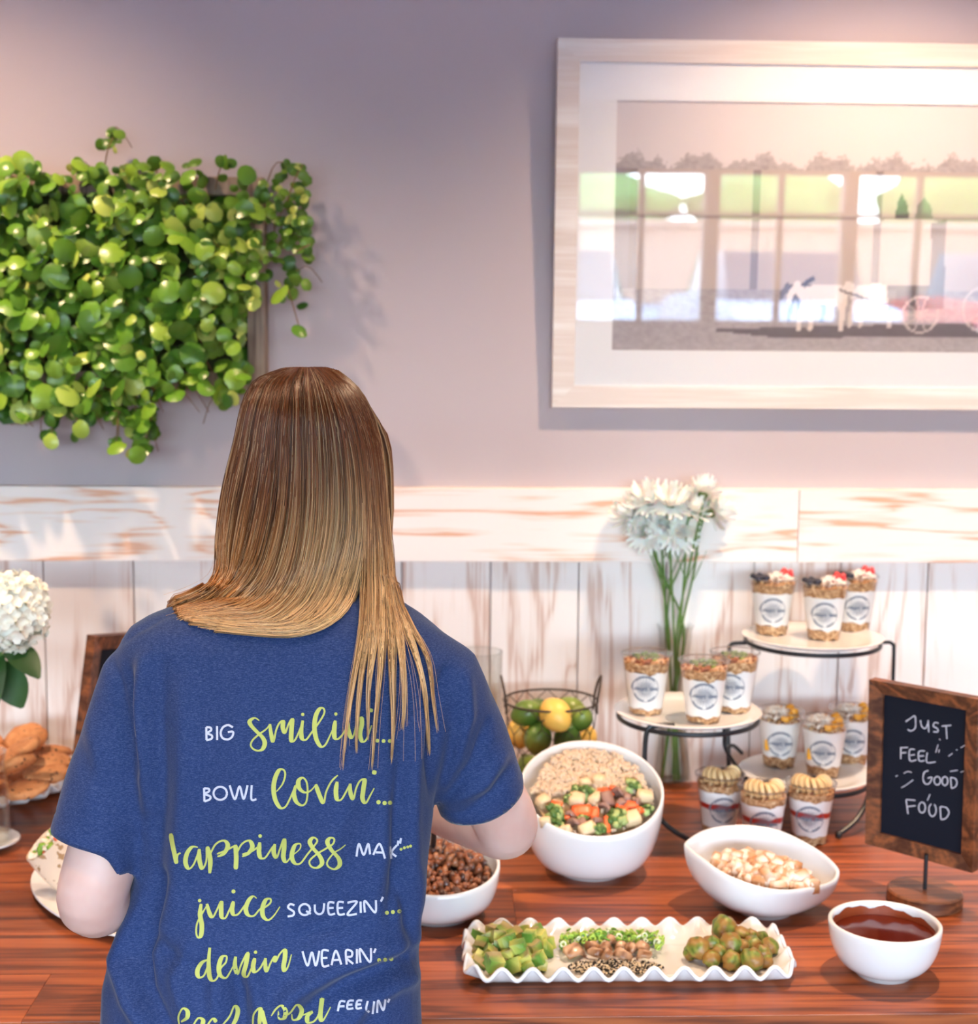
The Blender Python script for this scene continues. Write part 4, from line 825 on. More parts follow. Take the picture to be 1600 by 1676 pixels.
def petal(L, w, curl):
    V = []; F = []
    for i in range(6):
        t = i/5; ww = w*sin(pi*(.12+.8*t))**.6; zz = curl*t*t*L; V += [(t*L, -ww, zz+.15*w), (t*L, 0, zz), (t*L, ww, zz+.15*w)]
    for i in range(5): F += [(3*i, 3*i+1, 3*i+4, 3*i+3), (3*i+1, 3*i+2, 3*i+5, 3*i+4)]
    return np.array(V), np.array(F)
fl = [(1034, 842, 34, (-.75, -.35, .35)), (1062, 822, 36, (-.1, -.5, .8)), (1096, 826, 36, (.1, -.5, .85)), (1058, 872, 34, (-.35, -.8, .1)), (1108, 870, 36, (.25, -.9, .15)), (1150, 808, 30, (.2, .4, .9)), (1166, 838, 34, (.8, .2, .35)), (1085, 862, 28, (0, -.9, .3)), (1133, 836, 30, (.3, -.3, .8))]
top = Vector(va.location)+Vector((0, 0, VH))
for i, (x, y, s_, d) in enumerate(fl):
    fc = ony(x, y, vb.y-.03-.02*(i % 3)); f = empty('chrysanthemum', fc); R_ = s_*2.72/FPX*1.12; d = Vector(d).normalized(); Q = d.to_track_quat('Z', 'X')
    T = []; P = [petal(R_, .0048, c_) for c_ in (.15, .45, .8)]
    for ring, (nn, el, sc) in enumerate(((22, -.10, 1.0), (20, .25, .95), (16, .6, .8), (12, .95, .6), (8, 1.25, .42))):
        for q in range(nn):
            a = 2*pi*(q+.5*(ring % 2))/nn+rr.uniform(-.06, .06); m_ = rotm(0, 0, a)@rotm(0, -el+rr.uniform(-.12, .12), 0)*sc*rr.uniform(.88, 1.08); T.append((min(ring, 2) if ring < 3 else 1, m_, Vector((0, 0, 0))))
    o = scatter('petals', P, T, PET, f); o.rotation_mode = 'QUATERNION'; o.rotation_quaternion = Q
    o = MB().lathe([(0, -.016), (.005, -.014), (.010, -.006), (.011, 0), (0, .002)], 14).build('calyx', CAL, f); o.rotation_mode = 'QUATERNION'; o.rotation_quaternion = Q
    V, F = ico(1, .2, (.006, .006, .004)); o = mk('flower_heart', V, F, YC, f); o.location = d*.004
    b = fc-d*.015; nk = top+Vector((.018*cos(i*2.2), .018*sin(i*2.2), -.01)); ft = Vector((va.location.x+.020*cos(i*2.2+2.6), va.location.y+.020*sin(i*2.2+2.6), TZ+.016))
    pts = spline([tuple(b-fc), tuple(b-fc-d*.012-Vector((0, 0, .012))), tuple(b.lerp(nk, .5)-fc+Vector((0, 0, 0))), tuple(nk-fc), tuple(nk.lerp(ft, .5)-fc), tuple(ft-fc)], 26)
    MB().tube([tuple(p) for p in pts], .0022, 7).build('stem', GRN, f); tw = MB()
    for q in range(2):
        k_ = pts[8+q*3]; e = k_+np.array((.028*(1 if (i+q) % 2 else -1), .0, .085-.02*q)); tw.tube([tuple(p) for p in spline([tuple(k_), tuple(k_+np.array((.010*(1 if (i+q) % 2 else -1), 0, .02))), tuple(e)], 8)], .0011, 5)
    tw.build('side_shoot', GRN, f)
    tag(f, 'white chrysanthemum %s in the tall glass vase' % ['facing left at the far left', 'second from the left at the top', 'at the top centre', 'low on the left side, facing forward', 'low on the right side, facing forward', 'highest bloom, upper right', 'rightmost bloom, facing right', 'low in the middle', 'between the centre and right blooms'][i], 'flower', 'chrysanthemums in the vase')
# hydrangea at the left edge
hc = ony(16, 1000, 2.42); hv = empty('glass_vase', (hc.x-.05, 2.42, TZ)); tag(hv, 'glass vase of the white hydrangea, just outside the left edge', 'vase')
MB().lathe([(0, 0), (.036, 0), (.04, .004), (.038, .10), (.032, .15), (.036, .17), (.034, .17), (.030, .15), (.035, .10), (.036, .012), (0, .012)], 36).build('vase_wall', GLS, hv, True, 60)
hy = empty('hydrangea', hc); tag(hy, 'large round white hydrangea head at the left edge', 'flower')
V = []; F = []
for q in range(4):
    P_, Fq = petal(.013, .0062, .25); M_ = rotm(0, -.2, q*pi/2); n = len(V); V += list(P_@M_.T); F += [tuple(i+n for i in f_) for f_ in Fq]
fm = npmesh('floret', np.array(V), np.array(F)); HPM = mat('hydrangea_petal', (.88, .87, .76), .55); fm.materials.append(HPM); fm.polygons.foreach_set('use_smooth', [True]*len(fm.polygons))
for q in range(210):
    z_ = 1-2*(q+.5)/210; a = q*2.39996; rad = sqrt(1-z_*z_); d = Vector((rad*cos(a), rad*sin(a), z_))
    if d.y > .55: continue
    o = bpy.data.objects.new('floret', fm); COL.objects.link(o); o.parent = hy; o.location = d*.062*rr.uniform(.88, 1.06); o.scale = (rr.uniform(.9, 1.25),)*3
    o.rotation_euler = (d+Vector((rr.uniform(-.3, .3), rr.uniform(-.3, .3), rr.uniform(-.3, .3)))).to_track_quat('Z', 'X').to_euler()
V, F = ico(2, .1, (.05, .05, .05)); mk('flower_core', V, F, mat('pale_green', (.45, .50, .25), .7), hy)
MB().tube([tuple(p) for p in spline([(0, 0, -.04), (-.02, 0, -.10), tuple(Vector((hc.x-.05, 2.42, TZ+.014))-hc)], 12)], .0035, 8).build('stem', GRN, hy)
LFM = mat('dark_leaf', (.03, .10, .02), .4)
def bigleaf(L, w):
    V = []; F = []
    for i in range(9):
        t = i/8; ww = w*sin(pi*min(.02+t*.96, 1))**.8; zz = -.25*t*t*L; V += [(t*L, -ww, zz+.2*ww), (t*L, 0, zz), (t*L, ww, zz+.2*ww)]
    for i in range(8): F += [(3*i, 3*i+1, 3*i+4, 3*i+3), (3*i+1, 3*i+2, 3*i+5, 3*i+4)]
    return np.array(V), np.array(F)
for q, (rx, rz) in enumerate(((.3, -.3), (.1, 2.6), (.5, -1.8), (.9, -.7))):
    V, F = bigleaf(.085, .03); o = mk('leaf', V, F, LFM, hy); o.location = (-.012, -.005, -.055-.01*q); o.rotation_euler = (rx, .5+.2*q, rz)
# ---- wire basket of limes and lemons
bz = ony(901, 1146, 2.60); BR = (ony(978, 1146, 2.60).x-ony(825, 1146, 2.60).x)/2; BH = bz.z-TZ; print('basket', BR, BH)
bk = empty('wire_basket', (bz.x, 2.60, TZ)); tag(bk, 'round dark wire basket of limes and lemons behind the big bowl', 'basket')
WIR = mat('dark_wire', (.05, .035, .025), .4)
def brad(z): return BR*(.68+.32*(z/BH)**.8)
MB().tube([(BR*cos(a), BR*sin(a), BH) for a in np.linspace(0, 2*pi, 65)[:-1]], .0022, 8, closed=True).build('rim_wire', WIR, bk)
MB().tube([(brad(.004)*cos(a), brad(.004)*sin(a), .0025) for a in np.linspace(0, 2*pi, 49)[:-1]], .002, 8, closed=True).build('base_wire', WIR, bk)
hx = MB(); nh, nv = 12, 6; hgt = BH/(nv)
for j in range(nv):
    for i in range(nh):
        a0 = (i+.5*(j % 2))*2*pi/nh; z0 = j*hgt; da = pi/nh
        P3 = lambda a, z: (brad(max(z, .003))*cos(a), brad(max(z, .003))*sin(a), max(z, .003))
        hx.tube([P3(a0, z0), P3(a0, z0+hgt*.45)], .0009, 5, cap=False)
        for s_ in (-1, 1): hx.tube([P3(a0, z0+hgt*.45), P3(a0+s_*da, min(z0+hgt, BH))], .0009, 5, cap=False)
for k_ in range(6): a = k_*pi/6; hx.tube([(-brad(0)*cos(a), -brad(0)*sin(a), .003), (brad(0)*cos(a), brad(0)*sin(a), .003)], .0009, 5)
hx.build('wire_mesh', WIR, bk)
for s_ in (-1, 1):
    MB().tube([tuple(p) for p in spline([(s_*BR*cos(.28), -BR*sin(.28), BH-.02), (s_*BR*cos(.28), -BR*sin(.28), BH), (s_*(BR+.002), -.018, BH+.03), (s_*(BR+.006), 0, BH+.046), (s_*(BR+.002), .018, BH+.03), (s_*BR*cos(.28), BR*sin(.28), BH), (s_*BR*cos(.28), BR*sin(.28), BH-.02)], 30)], .0024, 8).build('handle', WIR, bk)
LIM = mat('lime_skin', (.10, .20, .02), .35); g = N(LIM); v = g.coord(); g.col(g.ramp(g.noise(v, 12, 2), [(.35, (.05, .12, .012)), (.65, (.22, .30, .05))])); g.bump(g.noise(v, 350, 1), .2, .0006)
LEM = mat('lemon_skin', (.85, .52, .10), .4); g = N(LEM); g.bump(g.noise(g.coord(), 300, 1), .25, .0008)
def citrus(nm, m, p, r_, rot, lb_, grp):
    V, F = ico(3, 0, (1, 1, 1)); x = V[:, 0]; k_ = 1+.13*np.abs(x)**8; o = mk(nm, np.stack([V[:, 0]*r_*1.12*k_, V[:, 1]*r_, V[:, 2]*r_], -1), F, m); o.location = p; o.rotation_euler = rot; tag(o, lb_, 'fruit', grp)
    c = MB().lathe([(0, 0), (.003, 0), (.0035, .0015), (0, .003)], 8).build('stem_end', CAL, o); c.location = (-r_*1.24, 0, 0); c.rotation_euler = (0, -pi/2, 0)
B0 = Vector(bk.location); rf = random.Random(2)
cit = [('lime', 861, 1167, 2.555, .0245), ('lemon', 909, 1170, 2.535, .029), ('lime', 950, 1176, 2.555, .0225), ('lime', 880, 1208, 2.545, .026), ('lime', 928, 1209, 2.55, .0255), ('lime', 880, 1166, 2.63, .026), ('lime', 935, 1164, 2.635, .026), ('lemon', 850, 1200, 2.60, .025), ('lemon', 957, 1206, 2.60, .023)]
names = {0: 'lime at the left of the basket top, lighter green', 1: 'large yellow lemon at the front of the wire basket', 2: 'dark green lime at the right of the basket top', 3: 'dark lime low in the basket, under the left lime and lemon', 4: 'dark lime low in the basket, right of centre', 5: 'lime at the back of the basket behind the left lime', 6: 'lime at the back of the basket behind the lemon', 7: 'yellow lemon low at the left inside the basket', 8: 'yellow lemon low at the right inside the basket'}
for i, (k_, x, y, Y, r_) in enumerate(cit):
    citrus(k_, LIM if k_ == 'lime' else LEM, ony(x, y, Y), r_, (rf.uniform(0, 3), rf.uniform(0, 3), rf.uniform(0, 3)), names[i], 'citrus fruit in the wire basket')
for i, (dx, dy, dz, r_, k_) in enumerate([(-.03, -.02, .03, .027, 'lime'), (.03, -.015, .03, .027, 'lime'), (0, .033, .03, .027, 'lemon'), (-.036, .02, .078, .024, 'lime'), (.036, .02, .078, .024, 'lime'), (.0, -.04, .072, .026, 'lime')]):
    citrus(k_, LIM if k_ == 'lime' else LEM, B0+Vector((dx, dy, dz)), r_, (rf.uniform(0, 3), rf.uniform(0, 3), rf.uniform(0, 3)), 'citrus fruit at the bottom of the wire basket, hidden behind the bowl', 'hidden citrus fruit in the wire basket')
# tall clear glass behind the shoulder
gb = ony(785, 1066, 2.66); gl = empty('glass_jar', (gb.x, 2.66, TZ)); GH = gb.z-TZ
MB().lathe([(0, 0), (.040, 0), (.043, .004), (.043, GH-.03), (.0435, GH), (.0415, GH), (.041, GH-.03), (.041, .012), (0, .010)], 44).build('jar_wall', GLS, gl, True, 60)
MB().tube([(.0425*cos(a), .0425*sin(a), GH) for a in np.linspace(0, 2*pi, 49)[:-1]], .0014, 8, closed=True).build('rolled_rim', GLS, gl)
tag(gl, 'tall clear empty glass cylinder behind the right shoulder', 'jar')
# serving spoon in the meat bowl
sp = empty('serving_spoon', (0, 0, 0)); a = ony(709, 1390, 2.13); b = ony(709, 1318, 2.06); b2_ = ony(700, 1262, 2.00)
sp.location = a; MB().tube([tuple(Vector(p)-a) for p in spline([tuple(a), tuple(b), tuple(b2_)], 12)], [.0045]*4+[.0055]*8, 10).build('handle', BLACK, sp)
V, F = ico(2, 0, (.022, .030, .007)); o = mk('spoon_bowl', V, F, BLACK, sp); o.location = (0, .02, -.022); o.rotation_euler = (.5, 0, 0)
tag(sp, 'black serving spoon standing in the bowl of pulled meat', 'spoon')
SPOON_TOP = b2_
# ================================================================= living wall planter
lw = empty('wall_planter', (ony(200, 470, YW).x, YW, ony(200, 470, YW).z)); tag(lw, 'mass of small round-leaved green plants in a rustic wood wall planter', 'plant')
LW0 = Vector(lw.location)
LFG = bpy.data.materials.new('round_leaf'); LFG.use_nodes = True; g = N(LFG); oi = g.n('ObjectInfo'); v = g.coord(rnd=False)
g.b.inputs['Roughness'].default_value = .30
def leafcol(g, rndsock):
    c = g.ramp(rndsock, [(0, (.04, .14, .012)), (.45, (.11, .27, .016)), (.8, (.23, .38, .03)), (1, (.42, .50, .10))]); return c
nz_s = g.noise(v, 70, 2); base_c = leafcol(g, oi.outputs['Random']); g.col(g.mix(g.math('MULTIPLY', g.math('SUBTRACT', nz_s, .45), 1.0), base_c, (.36, .48, .09)))
LFV = vcol('small_round_leaf', .32)
pr = random.Random(11)
region = [(-150, 250), (0, 262), (40, 262), (60, 280), (150, 262), (170, 280), (240, 262), (330, 262), (370, 285), (440, 285), (470, 262), (505, 280), (505, 330), (500, 390), (515, 400), (500, 450), (508, 500), (480, 515), (440, 470), (415, 500), (405, 560), (410, 610), (380, 660), (350, 640), (300, 640), (260, 660), (250, 720), (235, 755), (215, 720), (190, 690), (150, 690), (120, 680), (90, 700), (70, 690), (20, 680), (-150, 680)]
def inreg(x, y):
    ins = False; n = len(region)
    for a in range(n):
        (x1, y1), (x2, y2) = region[a], region[(a+1) % n]
        if (y1 > y) != (y2 > y) and x < (x2-x1)*(y-y1)/(y2-y1)+x1: ins = not ins
    return ins
def leafmesh(seed):
    V = []; F = []; n = 12
    V.append((0, 0, 0.0))
    for ring, rr_ in ((0, .55), (1, 1.0)):
        for k_ in range(n):
            a = 2*pi*k_/n; q = rr_*(1+.05*cos(2*a+seed)); notch = 1-.18*max(0, cos(a-pi))**12*ring
            V.append((q*notch*cos(a), q*notch*.93*sin(a), -.22*rr_**2+.06*abs(sin(a))*rr_+.04*noise.noise(Vector((cos(a)*2, sin(a)*2, seed)))))
    for k_ in range(n):
        j = (k_+1) % n; F += [(0, 1+k_, 1+j), (1+k_, 1+n+k_, 1+n+j), (1+k_, 1+n+j, 1+j)]
    return np.array(V), np.array(F)
LP = [leafmesh(s) for s in range(4)]; lmesh = []
for V, F in LP:
    me = npmesh('leaf', V, F); me.materials.append(LFG); me.polygons.foreach_set('use_smooth', [True]*len(me.polygons)); lmesh.append(me)
cand = []
while len(cand) < 1900:
    x, y = pr.uniform(-150, 515), pr.uniform(212, 760)
    if not inreg(x, y): continue
    if 330 < x < 425 and 260 < y < 330 and pr.random() < .6: continue
    if x > 415 and y > 450 and pr.random() < .3: continue
    lay = pr.random(); dpt = .03+.13*lay*(1 if x < 430 else .6)
    big = pr.choice((pr.uniform(8, 14), pr.uniform(12, 22))) if x < 430 else pr.uniform(7, 13)
    if y < 330: big *= .8
    cand.append((x, y, dpt, big))
for cx_, cy_, n_, sp_ in ((182, 232, 12, 16), (368, 262, 4, 8), (480, 275, 8, 10), (500, 380, 5, 9), (85, 720, 5, 9), (130, 700, 5, 12), (195, 728, 3, 9), (225, 730, 9, 14), (35, 268, 3, 9), (250, 660, 8, 18), (385, 640, 8, 16)):
    for q in range(n_): cand.append((cx_+pr.gauss(0, sp_*.7), cy_+pr.gauss(0, sp_), pr.uniform(.05, .12), pr.uniform(6, 12)))
for x, y, b_ in ((491, 541, 14), (37, 264, 18), (82, 722, 14), (190, 731, 17), (226, 745, 17), (131, 703, 16), (72, 650, 22), (88, 606, 16), (54, 606, 16), (70, 570, 15), (20, 500, 22), (42, 520, 22), (455, 480, 20)): cand.append((x, y, .16, b_))
big_sorted = sorted(cand, key=lambda c: -(c[2]*120+c[3])); main = [c for c in big_sorted if c[0] > -20][:300]; ms = set(id(c) for c in main); rest = [c for c in cand if id(c) not in ms]
def orient(x, y):
    d = Vector((pr.gauss(.0, .65)+(.25 if x > 350 else 0), -1, pr.gauss(.4, .65)))
    return (d.normalized().to_track_quat('Z', 'Y').to_matrix()@Matrix.Rotation(pr.uniform(0, 6.28), 3, 'Z'))
for c_ in main:
    p = ony(c_[0], c_[1], YW-c_[2]); s_ = c_[3]*2.68/FPX; o = bpy.data.objects.new('leaf', lmesh[pr.randrange(4)]); COL.objects.link(o); o.parent = lw
    o.location = p-LW0; o.scale = (s_, s_, s_); o.rotation_euler = orient(c_[0], c_[1]).to_euler()
T = []; C = []
for c_ in rest:
    p = ony(c_[0], c_[1], YW-c_[2]); s_ = c_[3]*2.68/FPX; T.append((pr.randrange(4), np.array(orient(c_[0], c_[1]))*s_, p-LW0)); k_ = pr.random()
    C.append(np.array((.03, .11, .010))*(1-k_)+np.array((.18, .33, .03))*k_ if k_ < .9 else np.array((.45, .52, .10)))
o = scatter('leaves', LP, T, LFV, lw, C); o['kind'] = 'stuff'
STM = mat('plant_stem', (.22, .12, .05), .6); sm = MB()
for q in range(170):
    c_ = cand[pr.randrange(len(cand))]; p = ony(c_[0], c_[1], YW-c_[2]*.95)-LW0; a = Vector((p.x+pr.uniform(-.05, .05), -.03, p.z+pr.uniform(-.07, -.01)))
    sm.tube([tuple(v) for v in spline([tuple(a), tuple(a.lerp(p, .5)+Vector((0, -.02, .02))), tuple(p)], 6)], .0011, 4, cap=False)
for x, y, x0, y0 in ((185, 225, 170, 285), (368, 262, 352, 310), (84, 722, 95, 640), (225, 745, 222, 650), (190, 730, 200, 650), (491, 541, 470, 470), (495, 270, 470, 330), (508, 400, 470, 430), (130, 700, 110, 630)):
    p = ony(x, y, YW-.11)-LW0; a = ony(x0, y0, YW-.07)-LW0; sm.tube([tuple(v) for v in spline([tuple(a), tuple(a.lerp(p, .5)+Vector((0, -.01, .005))), tuple(p)], 8)], .0013, 5)
s_o = sm.build('stems', STM, lw); s_o['kind'] = 'stuff'
# rustic frame and inner box
fx1 = ony(434, 500, YW-.05).x-LW0.x; fx0 = ony(-170, 500, YW-.05).x-LW0.x; fz1 = ony(400, 290, YW-.05).z-LW0.z; fz0 = ony(400, 655, YW-.05).z-LW0.z
MB().box((fx1-.034, -.055, fz0), (fx1, 0, fz1), .003).build('frame_stile', RUST, lw, False); MB().box((fx0, -.055, fz0), (fx0+.034, 0, fz1), .003).build('frame_stile', RUST, lw, False)
MB().box((fx0+.034, -.055, fz1-.034), (fx1-.034, 0, fz1), .003).build('frame_rail', RUST, lw, False); MB().box((fx0+.034, -.055, fz0+.02), (fx1-.034, 0, fz0+.054), .003).build('frame_rail', RUST, lw, False)
MB().box((fx0+.034, -.035, fz0+.054), (fx1-.034, 0, fz1-.034)).build('moss_backing', mat('moss', (.05, .06, .02), .95), lw, False)
# ================================================================= the person
SKIN = mat('skin', (.66, .43, .37), .5); sb = SKIN.node_tree.nodes['Principled BSDF']; sb.inputs['Subsurface Weight'].default_value = .25; sb.inputs['Subsurface Radius'].default_value = (.02, .008, .005); sb.inputs['Subsurface Scale'].default_value = .3
g = N(SKIN); v = g.coord(rnd=False); g.col(g.ramp(g.noise(v, 14, 3), [(.35, (.62, .37, .31)), (.6, (.70, .47, .41))])); g.bump(g.noise(v, 500, 2), .06, .0008)
SHIRT = mat('heather_navy', (.03, .06, .2), .85); g = N(SHIRT); v = g.coord((260, 260, 1500), rnd=False); h1 = g.noise(v, 1, 3, 0, .7); h2 = g.noise(g.coord((900, 900, 900), rnd=False), 1, 2)
hh = g.math('ADD', g.math('MULTIPLY', h1, .7), g.math('MULTIPLY', h2, .3)); g.col(g.ramp(hh, [(.30, (.011, .024, .082)), (.5, (.022, .044, .138)), (.70, (.080, .108, .215))])); g.bump(h2, .25, .0006)
SHIRT.node_tree.nodes['Principled BSDF'].inputs['Sheen Weight'].default_value = .14; SHIRT.node_tree.nodes['Principled BSDF'].inputs['Sheen Roughness'].default_value = .4
SHIRT.node_tree.nodes['Principled BSDF'].inputs['Specular IOR Level'].default_value = .15
DENIM = mat('denim', (.02, .035, .07), .8); SHOE = mat('shoe_canvas', (.5, .5, .5), .7)
PYT = 1.60
def ell(xl, xr, z, yc, b, n=40, e=.88, tilt=0.0):
    xc = (xl+xr)/2; a = (xr-xl)/2; out = []
    for k_ in range(n):
        t = 2*pi*k_/n; c_, s_ = cos(t), sin(t); out.append(Vector((xc+a*math.copysign(abs(c_)**e, c_), yc+b*math.copysign(abs(s_)**e, s_), z+tilt*s_)))
    return out
def row(py, l, r_, b, yc=PYT, inset=0, n=40):
    A = ony(l, py, yc); B = ony(r_, py, yc); return ell(A.x+inset, B.x-inset, (A.z+B.z)/2, yc, b-inset, n)
ROWS = [(948, 458, 566, .048, 1.650), (968, 425, 605, .056, 1.640), (976, 335, 642, .060, 1.630), (988, 286, 664, .064, 1.622), (1003, 246, 690, .070, 1.612), (1023, 214, 716, .078, 1.604), (1050, 197, 742, .086, 1.60), (1080, 198, 756, .093, 1.60), (1130, 192, 752, .102, 1.60), (1200, 200, 738, .110, 1.60), (1300, 214, 715, .110, 1.605), (1400, 224, 704, .108, 1.61), (1480, 210, 692, .112, 1.61), (1540, 190, 686, .116, 1.61), (1600, 172, 685, .122, 1.61), (1680, 168, 688, .128, 1.61), (1800, 165, 696, .130, 1.61), (1900, 165, 700, .130, 1.61)]
def limb(pts, rad, n=24, flat=1.0):
    """tapered tube as closed loft; pts world, rad list"""
    mb = MB(); mb.tube(pts, rad, n); return mb
def remesh(mb, vox, smooth=2, adapt=0):
    me = bpy.data.meshes.new('tmp'); me.from_pydata([tuple(v) for v in mb.V], [], mb.F); me.update()
    bm = bmesh.new(); bm.from_mesh(me); bmesh.ops.recalc_face_normals(bm, faces=bm.faces); bm.to_mesh(me); bm.free()
    o = bpy.data.objects.new('tmp', me); COL.objects.link(o); m = o.modifiers.new('r', 'REMESH'); m.mode = 'VOXEL'; m.voxel_size = vox
    if smooth: s_ = o.modifiers.new('s', 'SMOOTH'); s_.iterations = smooth; s_.factor = .5
    dg = bpy.context.evaluated_depsgraph_get(); dg.update(); ev = o.evaluated_get(dg); m2 = bpy.data.meshes.new_from_object(ev)
    bpy.data.objects.remove(o); V = np.empty(len(m2.vertices)*3); m2.vertices.foreach_get('co', V); V = V.reshape(-1, 3)
    F = np.array([p.vertices[:] for p in m2.polygons if len(p.vertices) == 4]); return V, F, m2
# joints (world)
shL = ony(238, 1100, 1.60); elL = ony(154, 1472, 1.572); shR = ony(712, 1098, 1.60); elR = ony(826, 1352, 1.715)
wrL = Vector((elL.x+.055, 1.80, .945)); wrR = ony(690, 1322, 1.93)
print('arms', shL, elL, (shL-elL).length, (elL-wrL).length, shR, elR, (shR-elR).length, (elR-wrR).length, wrR)
hdir = (elL-shL).normalized(); hcL = ony(159, 1377, 1.575); hcR = ony(788, 1300, 1.672)
def capsule(a, b, ra, rb, ext=0, n=24, k=8, flat=1):
    a, b = Vector(a), Vector(b); pts = [a.lerp(b, q/k) for q in range(k+1)]; rad = [ra+(rb-ra)*q/k for q in range(k+1)]; return pts, rad
mb = MB(); mb.loft([row(*r_) for r_ in ROWS])
for sh, hc, rs in ((shL, hcL, (.044, .046, .050, .053, .053, .053)), (shR, hcR, (.044, .048, .053, .056, .056, .0555))):
    inner_ = Vector((sh.x+(.045 if sh is shL else -.045), sh.y, sh.z+.004)); pts = [inner_, sh, sh.lerp(hc, .3), sh.lerp(hc, .6), sh.lerp(hc, .85), hc, sh.lerp(hc, 1.12)]
    pts = [Vector(p) for p in spline([tuple(p) for p in pts], 16)]; rad = list(np.interp(np.linspace(0, 1, 16), np.linspace(0, 1, 7), list(rs)+[rs[-1]])); mb.tube(pts, rad, 28)
V, F, _m = remesh(mb, .0055, 6)
# open the hems
FC = V[F].mean(1)
def nrm(V, F):
    a = V[F[:, 2]]-V[F[:, 0]]; b = V[F[:, 3]]-V[F[:, 1]]; n = np.cross(a, b); n /= np.linalg.norm(n, axis=1)[:, None]+1e-9; vn = np.zeros_like(V)
    for k_ in range(4): np.add.at(vn, F[:, k_], n)
    return n, vn/(np.linalg.norm(vn, axis=1)[:, None]+1e-9)
fn, vn = nrm(V, F); keep = np.ones(len(F), bool)
for sh, hc in ((shL, hcL), (shR, hcR)):
    ax = np.array((hc-sh).normalized()); rel = FC-np.array(hc); al = rel@ax; sgn = -1 if sh is shL else 1; zt_ = FC[:, 2]; tz = np.array([ony(400, r_[0], 1.6).z for r_ in ROWS][::-1]); tx = np.array([ony(r_[1] if sh is shL else r_[2], r_[0], r_[4]).x for r_ in ROWS][::-1]); side_x = np.interp(zt_, tz, tx); out_ = (FC[:, 0]-side_x)*sgn > (.009 if sh is shL else .0035)
    rm = (al > 0) & (al < .05) & (np.linalg.norm(rel, axis=1) < .09) & out_; keep &= ~rm; near_v = np.zeros(len(V), bool); near_v[np.unique(F[rm])] = True; kv = np.zeros(len(V), bool); kv[np.unique(F[keep])] = True
    av = (V-np.array(hc))@ax; m_ = near_v & kv & (np.abs(av) < .009); V[m_] -= np.outer(av[m_], ax)
zb = FC[:, 2].min(); keep &= ~((FC[:, 2] < zb+.012) & (fn[:, 2] < -.55))
F = F[keep]
E_ = {}
for f_ in F:
    for a_, b_ in ((f_[0], f_[1]), (f_[1], f_[2]), (f_[2], f_[3]), (f_[3], f_[0])):
        kk = (a_, b_) if a_ < b_ else (b_, a_); E_[kk] = E_.get(kk, 0)+1
nb_ = {}
for (a_, b_), cnt_ in E_.items():
    if cnt_ == 1: nb_.setdefault(a_, []).append(b_); nb_.setdefault(b_, []).append(a_)
for it_ in range(22):
    if it_ == 14: nb_ = {v_: n_ for v_, n_ in nb_.items() if abs(V[v_][0]-hcL.x) < .09 and abs(V[v_][2]-hcL.z) < .05}
    new = {v_: V[v_]*.4+.6*np.mean([V[q_] for q_ in n_], axis=0) for v_, n_ in nb_.items()}
    for v_, p_ in new.items(): V[v_] = p_
